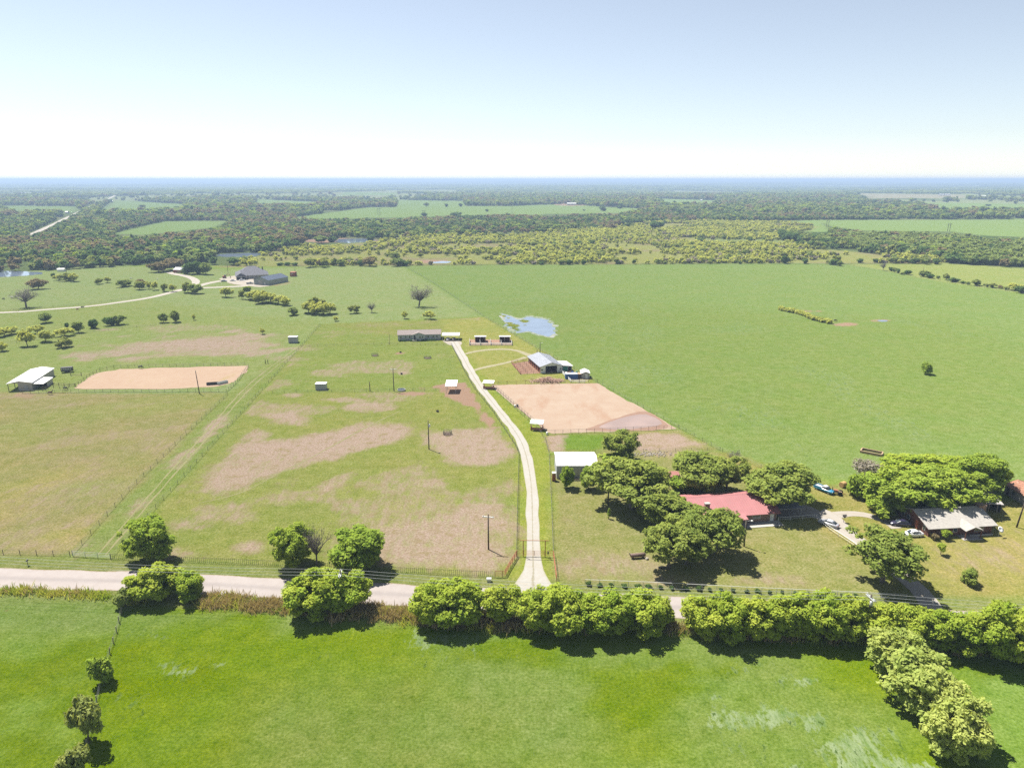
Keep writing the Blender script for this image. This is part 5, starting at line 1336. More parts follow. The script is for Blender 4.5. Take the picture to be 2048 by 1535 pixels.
# --- far buildings scattered through the wooded country
FB = [(50,388,20,'blue_metal'),(120,491,9,'grey_metal'),(133,427,5,'white_metal'),(168,446,7,'white_metal'),(150,447,8,'white_metal'),(96,388,7,'white_metal'),(20,370,9,'white_metal'),(60,369,8,'white_metal'),
      (308,403,12,'white_metal'),(404,369,12,'white_metal'),(720,368,9,'white_metal'),(978,381,26,'white_metal'),(1143,410,18,'white_metal'),(1156,382,7,'white_metal'),(1213,386,5,'white_metal'),
      (1240,385,20,'white_metal'),(1308,379,7,'white_metal'),(1505,376,14,'white_metal'),(1403,402,3,'white_metal'),(1648,382,12,'white_metal'),(1706,383,6,'white_metal'),(1590,390,8,'pink_roof'),
      (1780,424,26,'white_metal'),(1800,425,10,'white_metal'),(1852,425,20,'white_metal'),(1832,425,6,'white_metal'),(1905,425,8,'white_metal'),(1965,394,16,'white_metal'),(2028,376,10,'white_metal'),(1890,391,24,'white_metal'),(196,433,6,'grey_metal'),(222,404,6,'white_metal'),(1260,391,6,'white_metal')]
for px, py, w, m in FB:
    p = G(px, py); L = w / ppm(p); D = min(12, max(7, L*.5)); hh = 3.6 if L < 25 else 5.0
    e = empty('far_building', p + Vector((0, D/2, 0)), RND.uniform(-.3, .3), 'small pale building far off among the woods', 'building', 'far pale buildings among the woods')
    gable(e, L, D, hh, hh + 1.8, 'x', .3, 'pale_wall', m, 0)
    onface('front', L, D, -L*.15, L*.15, 0, hh*.75, .05).build('door', M['grey_wall'], e)
p = G(632, 368); e = empty('water_tower', p, 0, 'water tower standing above the horizon woods', 'water tower')
zt = max(zat(p, 357.3) - p.z, 30)
MB().lathe([(1, zt - 22), (8, zt - 16), (11, zt - 9), (8, zt - 2), (1, zt)], 16).build('tank', M['shop_wall'], e, True); MB().tube([(0,0,0),(0,0,zt - 15)], 2.2, 8).build('stem', M['shop_wall'], e)
for px, py, ty in ((1897,463,446),(1655,453,440),(758,430,416),(848,436,420),(1296,446,432),(1463,448,430)):
    p = G(px, py); zz = zat(p, ty) - p.z; e = empty('transmission_pole', p, .3, 'two-legged wooden transmission pole far out in the fields', 'power pole', 'far transmission poles')
    for x in (-2.2, 2.2): MB().tube([(x, 0, 0), (x, 0, zz)], .35, 6).build('pole', M['wood_pole'], e)
    MB().box(-5, 5, -.2, .2, zz - 2.2, zz - 1.8).build('crossarm', M['wood_pole'], e)

# ------------------------------------------------------------------ poles
def lamp_pole(px, py, ty, label, arm=None, lean=0.0):
    p = G(px, py); h = zat(p, ty) - p.z
    e = empty('utility_pole', p, RND.uniform(-.2, .2), label, 'utility pole')
    MB().tube([(0, 0, -.2), (lean*.5, 0, h*.5), (lean, 0, h)], [.19, .16, .12], 8).build('pole', M['wood_pole'], e, True)
    if arm == 'lamp':
        MB().tube([(lean, 0, h - .5), (lean + .6, -.3, h - .2), (lean + 1.0, -.5, h - .15)], .04, 6).build('bracket', M['galv'], e)
        MB().lathe([(.05, .1), (.26, 0), (.24, -.14), (.1, -.2)], 10, (lean + 1.05, -.5, h - .12)).build('lamp', M['white_paint'], e, True)
    if arm == 'cross':
        MB().box(lean - 1.3, lean + 1.3, -.09, .09, h - .75, h - .55).build('crossarm', M['white_paint'], e)
        for x in (-1.1, 1.1): MB().lathe([(.07, 0), (.09, .12), (.04, .25)], 8, (lean + x, 0, h - .55)).build('insulator', M['white_paint'], e)
    if arm == 'can':
        MB().lathe([(.26, 0), (.28, .1), (.28, .85), (.2, .95)], 12, (lean + .42, -.1, h - 2.2)).build('transformer', M['white_paint'], e, True)
    return e
lamp_pole(977, 1098, 1028, 'tall pole with a white crossarm near the ranch gate', 'cross')
lamp_pole(858, 898, 840, 'pole with a small white transformer in the middle of the dry pasture', 'can')
lamp_pole(788, 782, 735, 'pole beside the round stock tank on the paddock cross fence', 'cross')
lamp_pole(740, 782, 763, 'short post on the paddock cross fence', None)
lamp_pole(399, 787, 741, 'bare leaning pole on the near fence of the sand pen', None, -.5)
lamp_pole(1080, 711, 684, 'lamp pole behind the horse barn', 'lamp'); lamp_pole(1074, 711, 698, 'short pole behind the horse barn', None)
lamp_pole(1216, 1009, 952, 'lamp pole beside the huge round oak', 'lamp'); lamp_pole(1488, 1092, 1038, 'lamp pole on the lawn of the red-roofed house', 'lamp')
lamp_pole(2033, 1054, 984, 'tall leaning pole beside the wood-sided house', None, 1.1); lamp_pole(1327, 968, 945, 'pole beside the pink-roofed shed', None)
lamp_pole(591, 552, 534, 'pole behind the rust-brown container', None); lamp_pole(456, 545, 524, 'pole behind the excavator', None); lamp_pole(135, 556, 530, 'pole near the west pond', None); lamp_pole(1845, 552, 534, 'pole on the fence line of the great pasture', None)
# power line along the road: poles stand among the trees
def road_pole(px, ty, zt, label):
    cy = (PCY - ty)/FOC; t = (zt - CAMH)/(-SA + cy*CA); p = Vector(((px - PCX)/FOC*t, (CA + cy*SA)*t, 0))
    e = empty('power_pole', p, .12, label, 'power pole')
    MB().tube([(0, 0, -.2), (0, 0, zt)], [.2, .13], 8).build('pole', M['wood_pole'], e, True)
    arms = []
    for yo in (-.16, .16):
        MB().box(-.07, .07, -1.25, 1.25, zt - .75, zt - .6).build('crossarm', M['galv'], e, loc=(yo, 0, 0))
    for y in (-1.1, 0, 1.1):
        MB().lathe([(.06, 0), (.1, .12), (.05, .28)], 8, (0, y, zt - .6)).build('insulator', M['white_paint'], e)
    MB().lathe([(.24, 0), (.26, .1), (.26, .8), (.18, .9)], 12, (-.1, -.42, zt - 2.0)).build('transformer', M['galv'], e, True)
    return p
P0 = road_pole(680, 1140, 9.2, 'power pole rising through the round pair of roadside trees')
P1 = road_pole(1743, 1188, 9.2, 'power pole in the roadside row near the second driveway')
dd = P1 - P0
PL = [P0 - dd*.9, P0, P1, P1 + dd*.9]
for k, y in enumerate((-1.1, 0, 1.1)):
    pts = []
    for i in range(3):
        a, b = PL[i], PL[i+1]
        for j in range(13):
            u = j/12; q = a.lerp(b, u); pts.append((q.x, q.y + y, 9.2 - .35 - 4*1.1*u*(1-u)))
    prop(MB().tube(pts, .022, 4).build('power_line', M['galv']), ('road-side', 'middle', 'field-side')[k] .replace('-side', ' side') + ' wire of the power line strung along the road', 'wire')

# ------------------------------------------------------------------ fences
def fence(name, label, px, h, spacing, post, r, rails, cat='fence', rail_name='rail', box=False, world=None, limit=300, jit=.0):
    P = world or W(px)
    seg = []; tot = 0
    for a, b in zip(P, P[1:]): seg.append((tot, a, b)); tot += (b - a).length
    e = empty(name, P[0], 0, label, cat)
    me = (MB().box(-r, r, -r, r, -.1, h) if box else MB().tube([(0, 0, -.1), (0, 0, h)], r, 5)).mesh('post', M[post])
    def at(d):
        for t, a, b in seg:
            L = (b - a).length
            if d <= t + L + 1e-6: return a.lerp(b, (d - t)/L)
        return P[-1].copy()
    n = max(1, int(round(tot/spacing))); n = min(n, limit)
    for i in range(n + 1):
        q = at(tot*i/n) - P[0]
        o = put('post', me, e, q); o.rotation_euler = (RND.gauss(0, jit), RND.gauss(0, jit), 0); o.scale = (1, 1, 1 + RND.gauss(0, jit))
    for z, rr, m in rails:
        mb = MB(); mb.tube([tuple(p - P[0] + Vector((0, 0, z))) for p in P], rr, 4); mb.build(rail_name, M[m], e)
    return e
wire3 = [(.35, .018, 'wire'), (.75, .018, 'wire'), (1.15, .018, 'wire')]
FN = 'wire_fence'
e = fence('picket_fence', 'long fence of slim upright steel pickets along the road pasture', [(222,1117.5),(560,1131.5),(900,1149.5),(990,1153.5)], 1.35, .44, 'tpost', .03, [(.25, .025, 'tpost'), (1.2, .025, 'tpost')], limit=298)
fence('pipe_fence', 'rust-red pipe fence curving from the picket fence to the ranch gate', [(990,1153.5),(1009,1153.5),(1020,1134),(1033,1113)], 1.5, 1.6, 'pipe_red', .06, [(.3, .035, 'pipe_red'), (.55, .035, 'pipe_red'), (.8, .035, 'pipe_red'), (1.05, .035, 'pipe_red'), (1.3, .035, 'pipe_red'), (1.48, .05, 'pipe_red')])
fence('pipe_fence', 'rust-red pipe fence on the lawn side of the ranch gate', [(1107,1113),(1110,1138),(1113,1162)], 1.5, 2.4, 'pipe_red', .055, [(.5, .035, 'pipe_red'), (1.0, .035, 'pipe_red'), (1.46, .045, 'pipe_red')])
fence(FN, 'dark mesh fence on the pasture side of the white driveway', [(1033,1113),(1034.5,1030),(1038,908),(1030,890),(985,822),(948,776),(925,735),(903,690)], 1.3, 4.0, 'tpost', .06, [(.3,.03,'tpost'),(.7,.03,'tpost'),(1.25,.035,'tpost')], rail_name='wire')
fence(FN, 'fence between the white driveway and the lawn of the brick house', [(1107,1113),(1103,1010),(1098,908)], 1.25, 4.0, 'tpost', .05, wire3, rail_name='wire')
fence(FN, 'fence along the driveway side of the riding arena', [(1098,908),(1091,880),(1074,856),(1040,826),(1000,790),(978,769)], 1.25, 4.0, 'pipe_red', .05, wire3, rail_name='wire')
fence(FN, 'cross fence dividing the main pasture with a stock tank on it', [(545,786),(640,784),(740,783),(803,782),(895,781)], 1.2, 4.5, 'tpost', .05, wire3, rail_name='wire')
fence(FN, 'orange-posted fence before the manufactured home', [(603,695),(660,692),(778,689),(840,690),(903,691)], 1.2, 4.0, 'rust', .05, wire3, rail_name='wire')
fence(FN, 'fence at the end of the yard of the manufactured home', [(778,668),(778,689)], 1.3, 4.0, 'wood_tan', .07, [(.6,.03,'wood_tan'),(1.2,.03,'wood_tan')])
fence(FN, 'boundary fence of the main pasture along the lane', [(222,1117),(330,995),(430,884),(545,757),(640,650)], 1.25, 5.0, 'tpost', .05, wire3, rail_name='wire')
fence(FN, 'fence between the lane and the mown west pasture', [(145,1110),(255,985),(360,880),(455,790)], 1.25, 5.0, 'tpost', .05, wire3, rail_name='wire')
fence(FN, 'roadside fence of the mown west pasture', [(-60,1107),(60,1109),(140,1111)], 1.25, 4.0, 'wood_pole', .07, wire3, rail_name='wire')
fence('pipe_gate', 'pale metal gate closing the lane at the road', [(146,1112),(176,1114),(206,1116),(221,1117)], 1.35, 3.2, 'galv', .05, [(.3,.03,'galv'),(.6,.03,'galv'),(.9,.03,'galv'),(1.3,.03,'galv')], 'gate')
fence('arena_fence', 'far rail fence of the riding arena with orange posts', [(978,769),(1040,767.5),(1195,765)], 1.5, 3.6, 'rust', .06, [(.5,.025,'tpost'),(1.0,.025,'tpost'),(1.45,.03,'rust')])
fence('arena_fence', 'near rail fence of the riding arena beside the puddle', [(1094,868),(1200,864.5),(1358,857.5)], 1.5, 2.6, 'tpost', .05, [(.5,.025,'tpost'),(1.0,.025,'tpost'),(1.45,.03,'tpost')])
fence('arena_fence', 'rail fence on the driveway side of the riding arena sand', [(988,774),(1030,811),(1094,866)], 1.4, 3.0, 'tpost', .05, [(.5,.025,'tpost'),(1.0,.025,'tpost'),(1.38,.035,'tpost')])
fence('arena_fence', 'boundary fence between the riding arena and the great pasture', [(968,634),(1080,700),(1195,765),(1280,812),(1360,857),(1440,901)], 1.3, 4.5, 'tpost', .05, wire3, rail_name='wire')
fence('pen_fence', 'near fence of the left sand pen', [(45,787),(100,786),(200,784),(330,784),(453,784)], 1.4, 3.0, 'tpost', .05, [(.1,.05,'tpost'),(.8,.025,'tpost'),(1.38,.03,'wood_grey')])
fence('pen_fence', 'far fence of the left sand pen with pale panels', [(228,736),(300,734),(400,732.5),(490,730)], 1.4, 3.0, 'wood_grey', .06, [(.5,.03,'wood_grey'),(1.0,.03,'wood_grey'),(1.38,.03,'wood_grey')])
fence('pen_fence', 'fence closing the pole barn end of the left sand pen', [(120,779),(150,774),(175,756),(200,742),(228,736)], 1.4, 3.0, 'wood_dark', .07, [(.7,.03,'wood_dark'),(1.3,.03,'wood_dark')])
fence('pen_fence', 'fence at the lane end of the left sand pen', [(453,784),(476,762),(497,733)], 1.4, 3.0, 'wood_grey', .06, [(.5,.03,'wood_grey'),(1.0,.03,'wood_grey'),(1.38,.03,'wood_grey')])
fence('rail_fence', 'white pipe rail fence along the front of the brick house lawn', [(1170,1169),(1300,1174),(1500,1184.5),(1735,1195)], 1.3, 3.0, 'galv', .05, [(1.28,.045,'white_paint'),(.65,.02,'wire'),(.3,.02,'wire')])
fence('rail_fence', 'white rail fence running from the carport down the second driveway', [(1556,1043),(1600,1040),(1630,1037),(1660,1062),(1716,1099)], 1.2, 3.0, 'white_paint', .05, [(1.18,.045,'white_paint'),(.6,.03,'white_paint')])
fence('pipe_gate', 'galvanised gate across the mouth of the second driveway', [(1738,1196),(1770,1198),(1812,1200)], 1.4, 2.4, 'galv', .05, [(.3,.03,'galv'),(.7,.03,'galv'),(1.05,.03,'galv'),(1.36,.035,'galv')], 'gate')
fence('field_fence', 'old post and wire fence running through the shrubs of the green field', [(247,1208),(235,1260),(219,1310),(200,1380),(178,1480),(155,1560)], 1.3, 3.2, 'wood_grey', .09, wire3, rail_name='wire', jit=.04)
fence('field_fence', 'post and wire fence under the pale bushy field trees', [(1790,1330),(1850,1400),(1920,1490),(1975,1560)], 1.3, 4.0, 'wood_grey', .08, wire3, rail_name='wire', jit=.04)
fence(FN, 'wire fence below the estate road', [(0,690),(130,672),(240,657),(330,650)], 1.2, 7.0, 'tpost', .06, wire3, rail_name='wire')
fence(FN, 'fence beside the estate road', [(0,622),(90,616),(180,609),(300,591)], 1.2, 7.0, 'wood_grey', .07, wire3, rail_name='wire')
fence(FN, 'faint fence between the upper pasture and the great pasture', [(806,531),(860,562),(910,595),(966,632)], 1.2, 6.0, 'tpost', .06, wire3, rail_name='wire')
fence(FN, 'fence with shrubs dividing the great pasture from the pale field', [(1690,529),(1760,541),(1870,562),(2048,588)], 1.2, 7.0, 'tpost', .06, wire3, rail_name='wire')
fence(FN, 'dark fence at the edge of the scrub', [(806,531),(1100,530),(1400,529),(1690,529)], 1.2, 9.0, 'tpost', .07, [(.3,.04,'tpost'),(.7,.03,'tpost'),(1.15,.03,'tpost')], rail_name='wire')
fence(FN, 'back fence of the brick house yard', [(1190,906),(1300,904),(1440,901),(1520,935),(1600,975)], 1.2, 5.0, 'tpost', .05, wire3, rail_name='wire')
# white board runs before the run sheds
A0, A1 = G(939, 690.5), G(1024, 690.5)
fence('run_fence', 'white board fence across the front of the four shed runs', None, 1.5, 3.0, 'white_paint', .08, [(.35,.11,'white_paint'),(.8,.11,'white_paint'),(1.25,.11,'white_paint')], world=[A0, A1], rail_name='board')
for i, lb in enumerate(('white board fence closing the driveway end of the shed runs', 'white board divider between the driveway side runs', 'white board divider in the middle of the four runs', 'white board divider between the pond side runs', 'white board fence closing the pond end of the shed runs')):
    a = A0.lerp(A1, i/4) + Vector((0, .2, 0)); b = a + Vector((-.6, 10.5, 0))
    e = fence('run_fence', lb, None, 1.5, 2.6, 'white_paint', .08, [(1.45,.05,'white_paint')], world=[a, b])
    v = b - a
    for k in range(5):
        mb = MB(); z = .15 + k*.27; mb.add([(0,0,z),(v.x,v.y,z),(v.x,v.y,z+.2),(0,0,z+.2),(.05,0,z),(v.x+.05,v.y,z),(v.x+.05,v.y,z+.2),(.05,0,z+.2)], [(0,1,2,3),(4,7,6,5),(0,4,5,1),(3,2,6,7)]); mb.build('board', M['white_paint'], e)
# rust-red stall runs beside the horse barn
Q0, Q1, Q2, Q3 = G(1024, 727), G(1057, 722.5), G(1080, 746.5), G(1041.5, 748.5)
for i in range(7):
    a, b = Q0.lerp(Q3, i/6), Q1.lerp(Q2, i/6)
    fence('stall_run_fence', f'{ORD[i]} rust-brown pipe rail of the stall runs, counted from the loop drive', None, 1.5, 3.2, 'rust', .07, [(.5,.045,'rust'),(1.0,.045,'rust'),(1.45,.055,'rust')], world=[a, b])
fence('stall_run_fence', 'rust-brown pipe rail along the outer ends of the stall runs', None, 1.5, 3.2, 'rust', .07, [(.5,.045,'rust'),(1.0,.045,'rust'),(1.45,.055,'rust')], world=[Q0 + Vector((-.2,0,0)), Q3 + Vector((-.2,0,0))])
# white fence round the storage yard
fence('yard_fence', 'white fence round the cluttered storage yard by the horse barn', [(1125,747),(1142,764.5),(1170,766)], 1.4, 2.6, 'white_paint', .07, [(.3,.06,'white_paint'),(.6,.06,'white_paint'),(.9,.06,'white_paint'),(1.2,.06,'white_paint')])
fence('corral_fence', 'dark wooden corral rails beside the pole barn', [(85,781),(118,772),(150,773)], 1.4, 2.5, 'wood_dark', .1, [(.6,.06,'wood_dark'),(1.2,.06,'wood_dark')])
fence('corral_fence', 'short dark rail panel behind the pole barn', [(142,751),(163,751)], 1.5, 5.0, 'wood_dark', .12, [(.3,.06,'wood_dark')])

# ------------------------------------------------------------------ ranch gate
a, b = G(1034, 1112), G(1107, 1113); v = (b - a); L = v.length; rz = math.atan2(v.y, v.x)
e = empty('ranch_gate', a, rz, 'tall rust-orange pipe archway gate over the white driveway', 'gate')
M['gate_rust'] = plain('gate_rust', (.30, .13, .055), .7, .2, 3)
u0, u1 = L*.17, L*.77
for x in (u0, u1): MB().tube([(x, 0, -.2), (x, 0, 4.0)], .09, 8).build('upright', M['gate_rust'], e)
MB().tube([(u0 - .8, 0, 3.95), (u1 + .8, 0, 3.95)], .08, 8).build('top_bar', M['gate_rust'], e)
g = MB()
for z in (.3, .6, .9, 1.2, 1.45): g.tube([(u0 + .1, 0, z), (u1 - .1, 0, z)], .03, 6)
for x in (u0 + .1, (u0 + u1)/2 - .05, (u0 + u1)/2 + .05, u1 - .1): g.tube([(x, 0, .3), (x, 0, 1.45)], .03, 6)
g.build('gate_leaf', M['gate_rust'], e)
for x0, x1 in ((0, u0), (u1, L)):
    for z in (.4, .9, 1.4): MB().tube([(x0, 0, z), (x1, 0, z)], .035, 6).build('side_rail', M['gate_rust'], e)
for x in (0, L): MB().tube([(x, 0, -.1), (x, 0, 1.55)], .07, 8).build('side_post', M['gate_rust'], e)
MB().box(u1 + .5, u1 + .8, -.15, .1, .7, 1.3).build('keypad', M['dark_steel'], e)

# ------------------------------------------------------------------ vehicles
def loft(sections, n=10):
    """sections: (x, half width, z0, z1, round)"""
    mb = MB(); vs = []; fs = []; k = 0
    for x, w, z0, z1, rr in sections:
        q = [(-w*.92, z0), (w*.92, z0), (w, z0 + (z1-z0)*.25), (w, z1 - (z1-z0)*.3), (w - rr*w, z1), (-(w - rr*w), z1), (-w, z1 - (z1-z0)*.3), (-w, z0 + (z1-z0)*.25)]
        vs += [(x, y, z) for y, z in q]; k += 1
    m = 8
    for i in range(k - 1):
        for j in range(m): fs.append((i*m+j, i*m+(j+1)%m, (i+1)*m+(j+1)%m, (i+1)*m+j))
    fs += [tuple(range(m-1, -1, -1)), tuple(range((k-1)*m, k*m))]
    return mb.add(vs, fs)
def wheels(e, xs, w, r=.34):
    for x in xs:
        for s in (-1, 1):
            wh = MB().tube([(x, s*(w - .2), r), (x, s*(w + .02), r)], r, 14).build('wheel', M['rubber'], e)
            MB().tube([(x, s*(w + .02), r), (x, s*(w + .035), r)], r*.62, 10).build('rim', M['galv'], wh)
def sedan(px, py, heading, paint, label, rgb, roofglass=False):
    p = G(px, py); e = empty('car', p, heading, label, 'car'); pm = carpaint(paint, rgb)
    loft([(-2.35,.70,.38,.72,.1),(-2.2,.82,.28,.93,.12),(-1.6,.88,.22,1.0,.1),(-.9,.9,.2,.97,.08),(.6,.9,.2,.95,.08),(1.2,.89,.22,.90,.1),(1.9,.85,.25,.80,.14),(2.3,.74,.32,.66,.15),(2.42,.6,.4,.58,.1)]).build('body', pm, e, True)
    loft([(-1.85,.62,.93,.97,.1),(-1.15,.70,.93,1.32,.16),(-.5,.72,.93,1.43,.16),(.25,.72,.93,1.41,.16),(1.2,.68,.88,.93,.1)]).build('window', M['glass'], e, True)
    loft([(-1.05,.63,1.31,1.37,.1),(-.5,.66,1.40,1.46,.1),(.2,.66,1.40,1.45,.1),(.38,.63,1.34,1.40,.1)]).build('roof', pm, e, True)
    for s in (-1, 1):
        MB().tube([(-1.0, s*.69, 1.34), (-1.75, s*.68, .97)], .05, 5).build('pillar', pm, e); MB().tube([(.3, s*.68, 1.4), (1.12, s*.7, .94)], .035, 5).build('pillar', pm, e); MB().tube([(-.35, s*.73, 1.40), (-.35, s*.8, .95)], .03, 5).build('pillar', pm, e)
        MB().box(2.18, 2.38, s*.6 - .16, s*.6 + .16, .54, .66).build('headlight', M['white_paint'], e); MB().box(-2.38, -2.2, s*.6 - .18, s*.6 + .18, .7, .85).build('tail_light', M['pipe_red'], e)
        MB().box(.55, .75, s*.98 - .08, s*.98 + .08, .95, 1.08).build('mirror', pm, e)
    wheels(e, (-1.4, 1.42), .82); return e
sedan(1825, 1071, math.radians(184), 'white_car_paint', 'white sedan parked on the lawn before the wood-sided house', (.62, .62, .62))
sedan(1801, 1050, math.radians(168), 'navy_car_paint', 'dark navy car parked beside the wood-sided house', (.022, .02, .045))
sedan(1657, 1050, math.radians(133), 'silver_car_paint', 'silver car on the second driveway', (.36, .36, .40))
sedan(896, 680, math.radians(90), 'silver_car_paint', 'silver car under the white metal carport', (.36, .36, .40))
sedan(908, 680, math.radians(90), 'black_car_paint', 'dark car under the white metal carport', (.02, .02, .025))
sedan(484, 561, math.radians(25), 'white_car_paint', 'white car by the garage of the dark-roofed estate house', (.62, .62, .62))
sedan(448, 563, math.radians(10), 'grey_car_paint', 'grey car in the estate yard', (.14, .15, .17))
sedan(466, 562, math.radians(5), 'white_car_paint', 'white car between the grey car and the estate garage', (.62, .62, .62))
def pickup(px, py, heading, paint, rgb, label):
    p = G(px, py); e = empty('pickup_truck', p, heading, label, 'truck'); pm = carpaint(paint, rgb)
    loft([(-2.75,.85,.45,.98,.06),(-2.6,.93,.4,1.0,.05),(2.3,.93,.38,1.02,.08),(2.65,.86,.42,.95,.12),(2.8,.78,.5,.85,.1)]).build('body', pm, e, True)
    loft([(-.35,.78,1.0,1.06,.1),(-.2,.76,1.0,1.62,.14),(.9,.76,1.0,1.64,.14),(1.55,.74,1.0,1.06,.1)]).build('window', M['glass'], e, True)
    loft([(-.15,.7,1.6,1.69,.1),(.85,.7,1.61,1.70,.1)]).build('roof', M['white_paint'] if paint == 'blue_truck_paint' else pm, e, True)
    MB().box(-2.55, -.5, -.72, .72, .99, 1.06).build('bed_floor', M['galv'], e)
    for s in (-1, 1): MB().box(-2.6, -.4, s*.86 - .07, s*.86 + .07, 1.0, 1.25).build('bed_side', pm, e); MB().box(2.6, 2.83, s*.6 - .14, s*.6 + .14, .75, .9).build('headlight', M['white_paint'], e)
    MB().box(-2.72, -2.6, -.86, .86, .95, 1.25).build('tailgate', pm, e); wheels(e, (-1.7, 1.75), .86, .38); return e
pickup(1648, 982, math.radians(-57), 'blue_truck_paint', (.025, .16, .27), 'old turquoise pickup truck parked in the grass by the pasture fence')
pickup(500, 568, math.radians(20), 'grey_truck_paint', (.12, .13, .14), 'dark pickup parked at the corner of the metal shop')
# rusty tractor-drawn implement
p = G(1672, 988); e = empty('farm_implement', p, -.5, 'rusty old farm implement in the grass beside the turquoise pickup', 'implement')
MB().box(-1.5, 1.3, -.5, .5, .55, .85).build('frame', M['wood_tan'], e); MB().box(-.7, .4, -.4, .4, .85, 1.3).build('hopper', M['rust'], e); MB().tube([(-1.0, 0, .8), (-1.0, 0, 1.9)], .1, 6).build('stack', M['dark_steel'], e)
for x, r in ((-1.1, .42), (1.0, .6)):
    for s in (-1, 1): MB().tube([(x, s*.62, r), (x, s*.82, r)], r, 12).build('wheel', M['rubber'], e)
MB().tube([(1.3, 0, .7), (2.4, 0, .45)], .08, 6).build('drawbar', M['rust'], e)
p = G(1687, 975); e = empty('round_bale', p + Vector((0, .5, .78)), .5, 'round yellow hay bale by the pasture fence', 'hay bale'); MB().tube([(-.75, 0, 0), (-.7, 0, 0), (.7, 0, 0), (.75, 0, 0)], [.72, .78, .78, .72], 20).build('bale', M['hay'], e)
MB().tube([(.745, 0, 0), (.757, 0, 0)], .6, 18).build('end_spiral', M['wood_tan'], e)
p = G(1743, 906); e = empty('timber_pen', p, -.62, 'rectangular pale timber frame lying in the great pasture', 'pen')
for s in (-1, 1): MB().box(-2.9, 2.9, s*1.4 - .15, s*1.4 + .15, 0, .75).build('side', M['wood_tan'], e); MB().box(s*2.9 - .15, s*2.9 + .15, -1.25, 1.25, 0, .75).build('end', M['wood_tan'], e)
# rusty tank, stumps
p = G(1276, 1115); e = empty('fuel_tank', p, .16, 'long rusty brown tank lying on the lawn', 'tank')
MB().tube([(-1.75,0,.72),(-1.65,0,.72),(1.55,0,.72),(1.65,0,.72)], [.3,.45,.45,.3], 14).build('barrel', M['tank_rust'] if 'tank_rust' in M else plain('tank_rust', (.125, .085, .07), .8, .25, 2), e, True)
for x in (-1.2, 1.1): MB().box(x - .1, x + .1, -.4, .4, 0, .42).build('leg', M['dark_steel'], e)
MB().tube([(-1.75, 0, .7), (-2.0, .1, 1.3)], .09, 6).build('pipe', M['dark_steel'], e)
p = G(1294, 1118); e = empty('stone', p, 0, 'pale stone beside the rusty tank', 'stone'); MB().lathe([(.3, -.05), (.42, .15), (.3, .38), (.05, .45)], 7).build('boulder', M['rock'], e)
p = G(1328, 1136); e = empty('fallen_log', p, .0, 'broken log lying between the stems of the two-stemmed oak', 'log'); MB().tube([(-1.2, 0, .25), (-.4, .1, .3), (.5, -.05, .28), (1.3, .1, .22)], [.2, .26, .24, .18], 8).build('log', M['grey_bark'], e, True); MB().tube([(.5, 0, .35), (.8, .3, .9)], [.1, .05], 5).build('branch', M['grey_bark'], e)
# feeders, tank, mounds
def ring(px, py, r, h, nm, lb, cat, mat='dark_steel', n=16):
    p = G(px, py); e = empty(nm, p, 0, lb, cat)
    for z in (.1, h*.5, h): MB().tube([(r*math.cos(a*6.2832/20), r*math.sin(a*6.2832/20), z) for a in range(21)], .045, 5).build('hoop', M[mat], e)
    for k in range(n):
        a = k*6.2832/n; MB().tube([(r*math.cos(a), r*math.sin(a), 0), (r*math.cos(a), r*math.sin(a), h)], .04, 5).build('upright', M[mat], e)
    MB().lathe([(.05, .35), (r*.7, .15), (r*.9, .02)], 14).build('hay', M['wood_dark'], e)
ring(895, 868, 1.4, 1.2, 'hay_feeder', 'round dark hay feeder near the transformer pole', 'feeder')
ring(750, 711, 1.6, 1.0, 'hay_feeder', 'low round feeder hoop in the upper paddock, away from the driveway', 'feeder', 'tpost')
ring(855, 716, 1.7, .9, 'hay_feeder', 'low round feeder hoop in the upper paddock, on the driveway side', 'feeder', 'tpost')
p = G(803, 781); e = empty('stock_tank', p, 0, 'round grey stock tank on the paddock cross fence', 'tank'); MB().lathe([(1.5, 0), (1.55, .05), (1.55, .7), (1.45, .7), (1.42, .45), (.01, .45)], 24).build('rim', M['galv'], e); MB().lathe([(1.4, .5), (.01, .505)], 24).build('water', M['glass'], e)
for px, py, lb in ((801, 705, 'dark lick tub on a bare spot in the upper paddock'), (803, 748, 'dark lick tub beside the bare patch near the pole'), (875, 823, 'small dark tub in the main pasture')):
    p = G(px, py); e = empty('lick_tub', p, 0, lb, 'tub'); MB().lathe([(.4, 0), (.55, .5), (.48, .5), (.4, .3), (.01, .3)], 14).build('tub', M['rubber'], e)
for px, py, lb in ((1094, 869, 'white barrel at the corner of the riding arena'), (1030, 814, 'white barrel beside the arena fence'), (1035, 813, 'dark barrel beside the arena fence')):
    p = G(px, py); e = empty('barrel', p, 0, lb, 'barrel'); MB().lathe([(.3,0),(.33,.1),(.33,.3),(.35,.33),(.33,.36),(.33,.62),(.35,.65),(.33,.68),(.33,.9),(.29,.92)], 14).build('drum', M['dark_steel' if 'dark' in lb else 'white_paint'], e, True)
